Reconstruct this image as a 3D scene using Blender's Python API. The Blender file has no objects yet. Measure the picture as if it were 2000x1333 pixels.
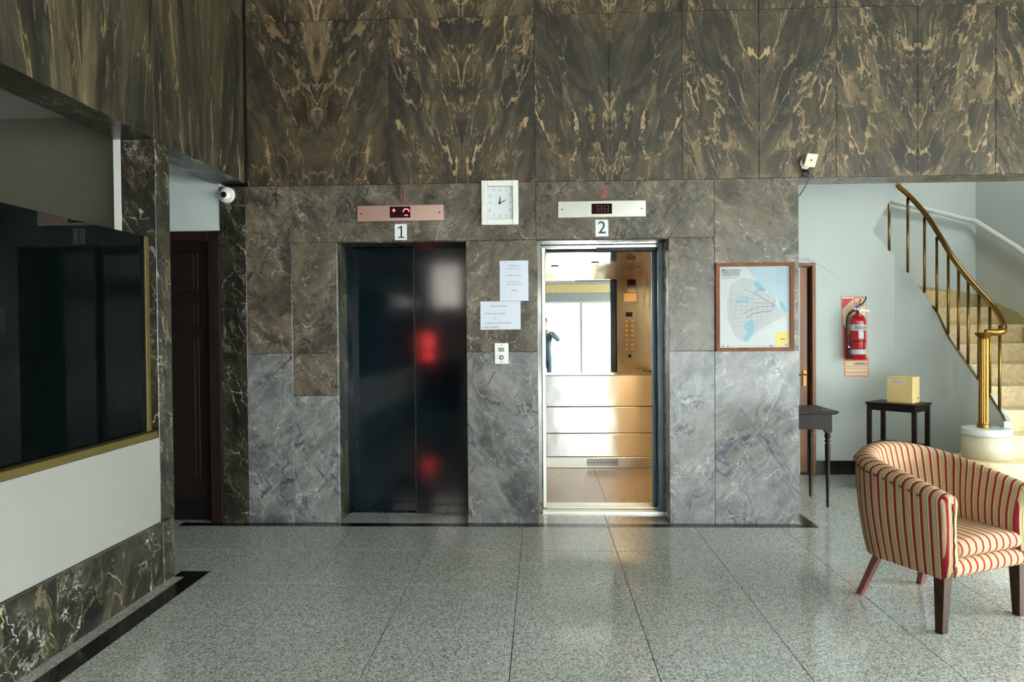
import bpy, bmesh, math, random
from mathutils import Matrix, Vector
random.seed(7)
PI = math.pi
C = bpy.context.scene.collection
SC = bpy.context.scene

# ---------------------------------------------------------------- camera, world, lights, exposure
F_PX, YAW, PITCH, ROLL, DIST, EYE = 1393.5, -0.040364, -0.015658, 0.0080614, 5.2574, 1.435
fw = Vector((math.sin(YAW)*math.cos(PITCH), math.cos(YAW)*math.cos(PITCH), math.sin(PITCH)))
rt = Vector((math.cos(YAW), -math.sin(YAW), 0)); dn = fw.cross(rt)
r2 = rt*math.cos(ROLL) + dn*math.sin(ROLL); d2 = -rt*math.sin(ROLL) + dn*math.cos(ROLL)
cam = bpy.data.cameras.new('camera'); cam.sensor_width = 36; cam.lens = F_PX/2000*36; cam.clip_start = .02
co = bpy.data.objects.new('camera', cam); C.objects.link(co)
co.matrix_world = Matrix(((r2.x, -d2.x, -fw.x, 0), (r2.y, -d2.y, -fw.y, -DIST), (r2.z, -d2.z, -fw.z, EYE), (0, 0, 0, 1)))
SC.camera = co

W = bpy.data.worlds.new('overcast_sky'); SC.world = W; W.use_nodes = True
bg = W.node_tree.nodes['Background']; bg.inputs[0].default_value = (0.87, 0.96, 1.0, 1); bg.inputs[1].default_value = 12.0
SC.view_settings.view_transform = 'Standard'; SC.view_settings.look = 'None'
SC.view_settings.exposure = 1.58; SC.view_settings.gamma = 1.0; SC.view_settings.use_curve_mapping = False
SC.cycles.max_bounces = 10; SC.cycles.diffuse_bounces = 5; SC.cycles.glossy_bounces = 6; SC.cycles.transparent_max_bounces = 12
SC.cycles.sample_clamp_indirect = 6.0; SC.cycles.caustics_reflective = False; SC.cycles.caustics_refractive = False

def portal(name, loc, rot, sx, sy):
    l = bpy.data.lights.new(name, 'AREA'); l.shape = 'RECTANGLE'; l.size = sx; l.size_y = sy
    l.cycles.is_portal = True
    o = bpy.data.objects.new(name, l); C.objects.link(o); o.location = loc; o.rotation_euler = rot
    return o
def area(name, loc, rot, sx, sy, power, col):
    l = bpy.data.lights.new(name, 'AREA'); l.shape = 'RECTANGLE'; l.size = sx; l.size_y = sy; l.energy = power; l.color = col
    o = bpy.data.objects.new(name, l); C.objects.link(o); o.location = loc; o.rotation_euler = rot
    return o
YF = -8.2      # street front of the lobby
portal('daylight_portal', (3.2, YF-.2, 1.55), (PI/2, 0, PI), 6.4, 3.2)
portal('daylight_portal', (6.85, -4.4, 1.3), (PI/2, 0, -PI/2), 6.6, 2.6)

# ---------------------------------------------------------------- materials
def S(r, g, b):
    f = lambda c: (c/255/12.92) if c/255 <= .04045 else ((c/255+.055)/1.055)**2.4
    return (f(r), f(g), f(b), 1)
class NT:
    def __init__(s, name):
        s.m = bpy.data.materials.new(name); s.m.use_nodes = True; s.t = s.m.node_tree; s.t.nodes.clear()
        s.out = s.n('ShaderNodeOutputMaterial')
    def n(s, t, **k):
        x = s.t.nodes.new(t)
        for a, b in k.items(): setattr(x, a, b)
        return x
    def put(s, sock, v):
        if v is None: return
        if isinstance(v, bpy.types.NodeSocket): s.t.links.new(v, sock)
        else: sock.default_value = v
    def math(s, op, a, b=None, clamp=False):
        x = s.n('ShaderNodeMath', operation=op, use_clamp=clamp); s.put(x.inputs[0], a); s.put(x.inputs[1], b); return x.outputs[0]
    def vmath(s, op, a, b=None):
        x = s.n('ShaderNodeVectorMath', operation=op); s.put(x.inputs[0], a)
        if op == 'SCALE': s.put(x.inputs[3], b)
        else: s.put(x.inputs[1], b)
        return x.outputs[0]
    def mix(s, f, a, b, blend='MIX'):
        x = s.n('ShaderNodeMix', data_type='RGBA', blend_type=blend); s.put(x.inputs[0], f); s.put(x.inputs[6], a); s.put(x.inputs[7], b); return x.outputs[2]
    def ramp(s, f, stops, interp='LINEAR'):
        x = s.n('ShaderNodeValToRGB'); x.color_ramp.interpolation = interp
        e = x.color_ramp.elements
        while len(e) < len(stops): e.new(.5)
        for i, (p, c) in enumerate(stops): e[i].position = p; e[i].color = c
        s.put(x.inputs[0], f); return x.outputs[0]
    def rng(s, v, a, b, c=0., d=1., smooth=True):
        x = s.n('ShaderNodeMapRange', interpolation_type='SMOOTHSTEP' if smooth else 'LINEAR', clamp=True)
        s.put(x.inputs[0], v); s.put(x.inputs[1], a); s.put(x.inputs[2], b); s.put(x.inputs[3], c); s.put(x.inputs[4], d); return x.outputs[0]
    def noise(s, vec, scale, detail=4, rough=.55, dist=0, dim='2D'):
        x = s.n('ShaderNodeTexNoise', noise_dimensions=dim); s.put(x.inputs['Vector'], vec)
        x.inputs['Scale'].default_value = scale; x.inputs['Detail'].default_value = detail; x.inputs['Roughness'].default_value = rough; x.inputs['Distortion'].default_value = dist
        return x
    def voro(s, vec, scale, feat='DISTANCE_TO_EDGE', dim='2D', rand=1.):
        x = s.n('ShaderNodeTexVoronoi', voronoi_dimensions=dim, feature=feat); s.put(x.inputs['Vector'], vec); x.inputs['Scale'].default_value = scale
        x.inputs['Randomness'].default_value = rand
        return x
    def pbr(s, color, rough=.5, metal=0., spec=.5, coat=0., emis=None, estr=0., normal=None, aniso=None, coatr=.03):
        b = s.n('ShaderNodeBsdfPrincipled'); s.put(b.inputs['Base Color'], color); s.put(b.inputs['Roughness'], rough); s.put(b.inputs['Metallic'], metal)
        b.inputs['Specular IOR Level'].default_value = spec; b.inputs['Coat Weight'].default_value = coat; b.inputs['Coat Roughness'].default_value = coatr
        if emis: b.inputs['Emission Color'].default_value = emis; b.inputs['Emission Strength'].default_value = estr
        if normal is not None: s.put(b.inputs['Normal'], normal)
        if aniso: b.inputs['Anisotropic'].default_value = aniso
        s.t.links.new(b.outputs[0], s.out.inputs[0]); return s.m
    def bump(s, h, strength=.2, dist=.001):
        x = s.n('ShaderNodeBump'); x.inputs['Strength'].default_value = strength; x.inputs['Distance'].default_value = dist; s.put(x.inputs['Height'], h); return x.outputs[0]
def plain(name, c, rough=.5, metal=0., spec=.5, coat=0., grain=.06, scale=18, emis=None, estr=0.):
    t = NT(name); g = t.n('ShaderNodeTexCoord')
    nz = t.noise(g.outputs['Object'], scale, 5, .6, 0, '3D')
    col = t.mix(t.rng(nz.outputs[0], .3, .7), tuple(x*(1-grain) for x in c[:3])+(1,), tuple(min(1, x*(1+grain)) for x in c[:3])+(1,))
    r = t.rng(nz.outputs[0], .3, .7, rough*.92, min(1, rough*1.08))
    return t.pbr(col, r, metal, spec, coat, emis, estr)

def marble(name, base, light, dark, vein, stretch, shear, vs, vw, hair=.8, white=.0, white_c=S(205, 205, 195), crack=.5, rough=.3, seed=0., mot=.35, dcrack=0.):
    t = NT(name)
    uv0 = t.n('ShaderNodeUVMap').outputs[0]; uv = t.vmath('ADD', uv0, (seed*7.7, seed*3.1, 0))
    sep = t.n('ShaderNodeSeparateXYZ'); t.put(sep.inputs[0], uv)
    comb = t.n('ShaderNodeCombineXYZ')          # shear and stretch along the bedding
    t.put(comb.inputs[0], t.math('ADD', sep.outputs[0], t.math('MULTIPLY', sep.outputs[1], shear)))
    t.put(comb.inputs[1], t.math('MULTIPLY', sep.outputs[1], stretch))
    p = comb.outputs[0]
    def warp(v, sc, amt, det=5):
        w = t.noise(v, sc, det, .62); return t.vmath('ADD', v, t.vmath('SCALE', t.vmath('SUBTRACT', w.outputs[1], (.5, .5, .5)), amt))
    pw = warp(p, 3.0, .22); pw2 = warp(pw, 12, .07, 6); pw3 = warp(pw2, 40, .022, 3)
    n1 = t.noise(pw, 2.4, 8, .68); n2 = t.noise(pw2, 8, 8, .74)
    body = t.ramp(n1.outputs[0], [(.30, dark), (.46, base), (.60, base), (.74, light)])
    body = t.mix(t.rng(n2.outputs[0], .36, .68, .0, .6), body, dark)
    body = t.mix(t.rng(n2.outputs[0], .50, .28, .0, .5), body, light)
    deep = tuple(x*.38 for x in dark[:3])+(1,)
    blot = t.noise(t.vmath('ADD', pw2, (7.3, 2.1, 0)), 1.9, 6, .62)
    body = t.mix(t.rng(blot.outputs[0], .54, .68, 0, .8), body, deep)
    def mott(body, v, sc, lo, hi, det=7):
        n = t.noise(v, sc, det, .72).outputs[0]; g = t.rng(n, .36, .64, lo, hi)
        c = t.n('ShaderNodeCombineColor'); t.put(c.inputs[0], g); t.put(c.inputs[1], g); t.put(c.inputs[2], g)
        return t.mix(1.0, body, c.outputs[0], 'MULTIPLY')
    body = mott(body, pw2, 4.5, 1-mot, 1+mot*.5); body = mott(body, t.vmath('ADD', pw3, (3., 5., 0.)), 15, 1-mot*.8, 1+mot*.5)
    tint = t.noise(t.vmath('ADD', pw2, (1., 9., 0.)), 3.2, 5, .65)
    body = t.mix(t.rng(tint.outputs[0], .5, .66, 0, mot*.8), body, t.mix(1.0, body, (1.25, .98, .78, 1), 'MULTIPLY'))
    grain = t.noise(uv, 90, 5, .75)
    body = t.mix(t.rng(grain.outputs[0], .35, .7, 0, .45), body, tuple(x*.5 for x in dark[:3])+(1,))
    soft = tuple(.55*a+.45*b for a, b in zip(vein[:3], base[:3]))+(1,)
    def vein_layer(body, off, scale, width, m0, m1, col, amt, vec, ms=2.2):
        v = t.vmath('ADD', vec, off); d = t.voro(v, scale).outputs['Distance']
        m = t.rng(t.noise(t.vmath('ADD', pw, off), ms, 3, .6).outputs[0], m0, m1)
        brk = t.rng(t.noise(t.vmath('ADD', pw2, off), 9, 4, .7).outputs[0], .40, .54)
        wv = t.math('MULTIPLY', t.rng(t.noise(t.vmath('ADD', pw2, off), 6, 4, .65).outputs[0], .35, .72, .15, 1.9), width)
        line = t.rng(t.math('DIVIDE', d, wv), .55, 1.0, 1, 0)
        return t.mix(t.math('MULTIPLY', t.math('MULTIPLY', line, t.math('MULTIPLY', m, brk)), amt, True), body, col)
    def hairs(body, off, scale, width, m0, m1, col, amt, vec, det=5):
        n = t.noise(t.vmath('ADD', vec, off), scale, det, .6, .3).outputs[0]
        m = t.rng(t.noise(t.vmath('ADD', pw, (off[1], off[0], 0)), 2.6, 4, .62).outputs[0], m0, m1)
        return t.mix(t.math('MULTIPLY', t.math('MULTIPLY', t.rng(t.math('ABSOLUTE', t.math('SUBTRACT', n, .5)), width*.35, width, 1, 0), m), amt), body, col)
    body = vein_layer(body, (1.7, 5.2, 0), vs*.9, vw*5, .50, .64, soft, .5, pw2)
    body = hairs(body, (9.1, 3.3, 0), 1.4, .010, .48, .60, deep, crack, pw2)
    body = hairs(body, (2.1, 6.3, 0), 3.2, .014, .50, .60, soft, hair, pw2)
    body = hairs(body, (5.5, 1.3, 0), 6.5, .020, .52, .62, soft, hair*.8, pw2)
    body = vein_layer(body, (8.9, 4.4, 0), vs*2.1, vw*1.5, .50, .60, vein, .75, pw3)
    body = vein_layer(body, (3.1, .7, 0), vs, vw, .42, .56, vein, 1.0, pw3)
    body = vein_layer(body, (14.9, 2.4, 0), vs*3.6, vw*1.7, .47, .60, soft, .8*hair, pw3, 3.5)
    if dcrack:
        dv = t.n('ShaderNodeCombineXYZ'); t.put(dv.inputs[0], t.math('ADD', sep.outputs[0], t.math('MULTIPLY', sep.outputs[1], -.62))); t.put(dv.inputs[1], t.math('MULTIPLY', sep.outputs[1], .28))
        dw = warp(warp(dv.outputs[0], 3.5, .10), 16, .03)
        blue = (deep[0]*.8, deep[1]*1.1, deep[2]*1.5, 1)
        body = vein_layer(body, (21.2, 3.8, 0), 3.0, .045, .46, .60, blue, dcrack*.45, dw, 1.7)
        body = vein_layer(body, (21.2, 3.8, 0), 3.0, .020, .40, .54, blue, dcrack, dw, 1.7)
        body = hairs(body, (11.4, 5.7, 0), 3.0, .012, .44, .56, blue, dcrack*.8, dw, 4)
    if white:
        wv_ = warp(warp(uv, 3, .25), 14, .05)
        body = vein_layer(body, (2.2, 8.8, 0), 3.1, .009, .50, .60, white_c, white, wv_)
        body = vein_layer(body, (6.2, 1.8, 0), 8., .030, .52, .62, white_c, white*.85, wv_, 3.2)
        body = hairs(body, (4.4, 7.7, 0), 5.5, .012, .50, .60, white_c, white*.7, wv_)
    return t.pbr(body, t.rng(n2.outputs[0], .3, .7, rough*.85, rough*1.2), 0, .5)

M = {}
M['marble_frieze'] = marble('brown_veined_marble', S(77, 66, 47), S(98, 84, 62), S(49, 48, 37), S(168, 143, 106), .36, .28, 4.6, .024, 1.0, 0, crack=1.0, rough=.42, mot=.6)
M['marble_left'] = marble('olive_streaked_marble', S(68, 60, 42), S(96, 83, 58), S(44, 44, 32), S(140, 120, 86), .12, .12, 5.5, .018, 1.0, 0, crack=.7, rough=.5, seed=1, mot=.6)
M['marble_wall'] = marble('brown_grey_marble', S(110, 100, 84), S(130, 119, 102), S(86, 80, 68), S(156, 148, 132), .75, .45, 2.0, .006, .4, .34, crack=1.0, rough=.25, seed=2, mot=.34, dcrack=1.0)
M['marble_lower'] = marble('blue_grey_marble', S(130, 129, 125), S(148, 147, 144), S(104, 106, 106), S(164, 162, 156), .7, .5, 1.8, .006, .3, .42, crack=1.0, rough=.22, seed=5, mot=.25, dcrack=.8)
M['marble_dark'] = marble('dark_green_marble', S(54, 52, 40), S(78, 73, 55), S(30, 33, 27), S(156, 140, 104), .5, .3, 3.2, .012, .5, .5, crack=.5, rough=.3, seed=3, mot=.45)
M['wall_white'] = plain('white_wall_paint', S(192, 199, 195), .7, grain=.015, scale=4)
M['wall_cream'] = plain('off_white_panel_paint', S(136, 133, 126), .45, grain=.03, scale=3)
M['wall_grey'] = plain('grey_plaster', S(92, 93, 80), .8, grain=.05, scale=30)
M['core'] = plain('dark_mortar', S(34, 33, 28), .9)
M['black_stone'] = plain('black_granite_inlay', S(22, 24, 24), .16, grain=.2, scale=60)
M['shell'] = plain('lobby_plaster', S(196, 192, 180), .8, grain=.03, scale=5)
M['ceil'] = plain('ceiling_paint', S(205, 205, 200), .85, grain=.02)
M['gold'] = plain('aged_brass_trim', S(88, 76, 34), .5, .3, grain=.12, scale=25)
M['glass_dark'] = plain('smoked_black_glass', S(5, 9, 9), .02, spec=.13, grain=.02)
M['button_ivory'] = plain('lit_ivory_button', S(236, 204, 136), .5, grain=.02)
M['steel_bright'] = plain('polished_steel', S(225, 223, 216), .10, 1.0, grain=.02)
M['steel_dark'] = plain('blue_grey_enamelled_steel', S(104, 124, 136), .25, .35, grain=.08, scale=8)
M['mirror'] = plain('mirror', S(238, 240, 238), .0, 1.0, grain=.0)
M['brass'] = plain('polished_brass', S(136, 102, 50), .36, 1.0, grain=.08, scale=30)
M['white_plastic'] = plain('white_plastic', S(225, 224, 218), .35, grain=.02)
M['cream_plastic'] = plain('cream_plastic', S(214, 208, 178), .4, grain=.03)
M['black_plastic'] = plain('black_plastic', S(16, 17, 18), .3, grain=.1)
M['grey_plastic'] = plain('grey_plastic', S(150, 152, 148), .4)
M['paper'] = plain('printer_paper', S(206, 210, 220), .8, grain=.015)
M['paper_white'] = plain('white_card', S(222, 224, 226), .7, grain=.01)
M['ink'] = plain('black_ink', S(32, 34, 44), .7)
M['ink_grey'] = plain('grey_ink', S(128, 132, 142), .7)
M['red_paint'] = plain('red_sign_paint', S(176, 52, 42), .5)
M['red_paint_dark'] = plain('worn_dark_red_paint', S(112, 28, 26), .5)
M['screen'] = plain('dark_red_display_window', S(30, 8, 10), .15)
M['led'] = plain('red_lit_segment', S(255, 40, 50), .5, emis=(1, .06, .09, 1), estr=2.2)
M['led_dim'] = plain('unlit_segment', S(74, 18, 24), .4)
M['frame_wood'] = None
M['ext_red'] = plain('glossy_red_enamel', S(176, 20, 28), .18, coat=.5, grain=.03)
M['sign_cream'] = plain('photoluminescent_cream_board', S(232, 206, 164), .5, grain=.02)
M['sign_red'] = plain('sign_red_print', S(196, 24, 30), .45)
M['label_silver'] = plain('silver_label', S(186, 192, 196), .4)
M['rubber'] = plain('black_rubber', S(14, 15, 14), .5)
M['blue_plastic'] = plain('blue_seal', S(52, 46, 130), .4)
M['step'] = plain('worn_travertine', S(222, 200, 156), .5, grain=.16, scale=22)
M['skirt_green'] = plain('olive_stair_skirting', S(168, 162, 122), .5, grain=.08, scale=12)
M['drum_cream'] = plain('cream_terrazzo', S(206, 196, 168), .4, grain=.07, scale=120)
M['rail_white'] = plain('white_rail_enamel', S(214, 218, 212), .3, grain=.02)
M['box_card'] = plain('tan_board', S(214, 186, 126), .6, grain=.04, scale=14)
M['glow_warm'] = plain('warm_lamp', S(255, 214, 150), .5, emis=(1, .66, .30, 1), estr=30)
M['sign_glow'] = plain('red_backlit_panel', S(200, 30, 40), .4, emis=(1, .07, .065, 1), estr=11)
M['panel_glow'] = plain('white_backlit_panel', S(240, 230, 215), .4, emis=(1, .93, .84, 1), estr=5)
M['street'] = plain('street_pavement', S(168, 168, 164), .9)
M['facade_pale'] = plain('stone_facade', S(168, 166, 160), .9)
M['shaft'] = plain('shaft_black', S(10, 10, 10), .9)
M['beige_beam'] = plain('beige_beam', S(204, 186, 130), .6)
M['cloth_glare'] = plain('cloth_with_mirror_glare', S(84, 104, 112), .9, grain=.15, scale=40)  # dark cloth, colour lightened to imitate glare in the cab mirror
M['skin'] = plain('skin', S(196, 150, 124), .55, grain=.04)
M['hair'] = plain('dark_hair', S(36, 28, 24), .6, grain=.2, scale=60)
M['map_paper'] = plain('map_paper', S(176, 179, 176), .45, grain=.02)
M['map_blue'] = plain('map_pale_blue', S(152, 170, 180), .45, grain=.02)
M['map_blue2'] = plain('map_blue', S(118, 156, 172), .45, grain=.03)
M['map_grey'] = plain('map_grey', S(160, 162, 161), .45, grain=.03)
M['map_grey2'] = plain('map_street_grey', S(92, 96, 104), .45, grain=.03)
M['map_yellow'] = plain('map_yellow', S(196, 176, 80), .45, grain=.02)

def wood(name, c1, c2, rough=.35, scale=6, axis=2):
    t = NT(name); g = t.n('ShaderNodeTexCoord'); mp = t.n('ShaderNodeMapping')
    sc = [scale*3, scale*3, scale*3]; sc[axis] = scale*.25; mp.inputs['Scale'].default_value = sc
    t.put(mp.inputs[0], g.outputs['Object'])
    n = t.noise(mp.outputs[0], 1.0, 6, .6, .8, '3D')
    col = t.ramp(n.outputs[0], [(.3, c1), (.7, c2)])
    return t.pbr(col, rough, 0, .5 if rough < .42 else .2)
M['wood_dark'] = wood('dark_mahogany', S(17, 9, 7), S(31, 15, 12), .42)
M['wood_leg'] = wood('scuffed_dark_leg', S(34, 20, 13), S(70, 44, 26), .45)
M['wood_red'] = wood('reddish_worn_leg', S(92, 52, 48), S(122, 76, 68), .4)
M['wood_door'] = wood('brown_varnished_door', S(98, 54, 24), S(148, 88, 46), .4)
M['wood_dim'] = wood('dark_stained_door', S(22, 14, 11), S(34, 20, 14), .6)
M['frame_wood'] = wood('reddish_frame_wood', S(92, 50, 28), S(128, 76, 46), .45)

def terrazzo():
    t = NT('polished_grey_granite'); pos = t.n('ShaderNodeNewGeometry').outputs['Position']
    v = t.voro(pos, 240, 'F1', '3D').outputs['Color']
    s = t.n('ShaderNodeSeparateColor'); t.put(s.inputs[0], v)
    v2 = t.voro(t.vmath('ADD', pos, (3.3, 1.1, 0)), 120, 'F1', '3D').outputs['Color']
    s2 = t.n('ShaderNodeSeparateColor'); t.put(s2.inputs[0], v2)
    a = t.ramp(s.outputs[0], [(0, S(96, 99, 95)), (.18, S(148, 150, 144)), (.5, S(176, 178, 171)), (.85, S(200, 202, 195))], 'CONSTANT')
    a = t.mix(t.math('GREATER_THAN', s2.outputs[1], .86), a, S(112, 115, 109))
    nz = t.noise(pos, 1.3, 4, .6, 0, '3D').outputs[0]
    a = t.mix(t.rng(nz, .3, .7, 0, .25), a, S(132, 134, 120))
    return t.pbr(a, t.rng(nz, .3, .7, .07, .11), 0, .5)
M['terrazzo'] = terrazzo()
def cabfloor():
    t = NT('cab_floor_stone'); pos = t.n('ShaderNodeNewGeometry').outputs['Position']
    s = t.n('ShaderNodeSeparateColor'); t.put(s.inputs[0], t.voro(pos, 160, 'F1', '3D').outputs['Color'])
    return t.pbr(t.ramp(s.outputs[0], [(0, S(176, 160, 136)), (.3, S(202, 186, 162)), (.8, S(220, 206, 184))], 'CONSTANT'), .25)
M['cab_floor'] = cabfloor()
def elevdoor():
    t = NT('black_teal_lacquer'); g = t.n('ShaderNodeTexCoord')
    mp = t.n('ShaderNodeMapping'); mp.inputs['Scale'].default_value = (2.0, 2.0, .6); t.put(mp.inputs[0], g.outputs['Object'])
    nz = t.noise(mp.outputs[0], 2.2, 3, .5, 0, '3D').outputs[0]
    return t.pbr(t.mix(nz, S(2, 15, 20), S(4, 22, 30)), t.rng(nz, .3, .7, .07, .10), .0, .35, coat=.0, normal=t.bump(nz, .10, .004))
M['elev_door'] = elevdoor()
def brushed(name, c, rough, smear=0., streak=.02):
    t = NT(name); g = t.n('ShaderNodeTexCoord'); mp = t.n('ShaderNodeMapping'); mp.inputs['Scale'].default_value = (2, 2, 500); t.put(mp.inputs[0], g.outputs['Object'])
    nz = t.noise(mp.outputs[0], 1.0, 2, .5, 0, '3D').outputs[0]
    lo = t.noise(g.outputs['Object'], 2.5, 2, .5, 0, '3D').outputs[0]
    nrm = t.bump(lo, .35, .02)
    m = t.pbr(t.mix(nz, tuple(x*(1-streak*2) for x in c[:3])+(1,), c), rough, 1.0, .5, normal=nrm, aniso=smear)
    if smear:       # brushed lengthwise: reflections spread up and down
        b = [x for x in t.t.nodes if x.type == 'BSDF_PRINCIPLED'][0]; v = t.n('ShaderNodeCombineXYZ'); v.inputs[2].default_value = 1; t.put(b.inputs['Tangent'], v.outputs[0])
    return m
M['steel'] = plain('brushed_steel', S(228, 226, 218), .3, 1.0, grain=.012, scale=3)
M['steel_red_reflection'] = plain('steel_with_red_reflection', S(216, 186, 177), .33, 1.0, grain=.012, scale=3)  # steel whose base colour carries the pink of reflected red light
M['cab_panel'] = brushed('brushed_cab_panel', S(246, 245, 241), .32, 1.0)
M['cab_wall'] = brushed('cab_side_steel', S(226, 214, 186), .18)
def clear_glass(name='clear_glass', f0=.035, f5=.8):
    t = NT(name); lw = t.n('ShaderNodeLayerWeight'); lw.inputs[0].default_value = .5
    f = t.math('ADD', t.math('MULTIPLY', t.math('POWER', lw.outputs['Facing'], 5.0), f5), f0, True)
    tr = t.n('ShaderNodeBsdfTransparent'); tr.inputs[0].default_value = (.985, .99, .99, 1)
    gl = t.n('ShaderNodeBsdfGlossy'); gl.inputs['Roughness'].default_value = .02
    mx = t.n('ShaderNodeMixShader'); t.put(mx.inputs[0], f); t.put(mx.inputs[1], tr.outputs[0]); t.put(mx.inputs[2], gl.outputs[0])
    t.t.links.new(mx.outputs[0], t.out.inputs[0]); return t.m
M['glass'] = clear_glass(); M['glass_ar'] = clear_glass('low_glare_glass', .004, .3)
def stripes():
    t = NT('striped_upholstery'); uv = t.n('ShaderNodeUVMap').outputs[0]
    s = t.n('ShaderNodeSeparateXYZ'); t.put(s.inputs[0], uv)
    f = t.math('FRACT', t.math('DIVIDE', s.outputs[0], .0475))
    RED, CR, OL, TAN, DK = S(142, 34, 48), S(194, 174, 142), S(146, 138, 92), S(172, 150, 112), S(100, 56, 44)
    c = t.ramp(f, [(0, RED), (.25, DK), (.275, CR), (.46, OL), (.62, CR), (.70, OL), (.76, TAN), (.97, DK)], 'CONSTANT')
    g = t.n('ShaderNodeTexCoord')
    nz = t.noise(g.outputs['Object'], 420, 2, .6, 0, '3D').outputs[0]
    c = t.mix(t.rng(nz, .3, .7, 0, .3), c, t.mix(1.0, c, S(190, 170, 150), 'MULTIPLY'))
    lo = t.noise(g.outputs['Object'], 7, 4, .6, 0, '3D').outputs[0]
    c = t.mix(t.rng(lo, .5, .8, 0, .25), c, S(120, 92, 66))
    return t.pbr(c, .9, 0, .2, normal=t.bump(nz, .25, .0006))
M['stripes'] = stripes()
M['stitch'] = plain('dark_piping', S(70, 36, 32), .8)

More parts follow.
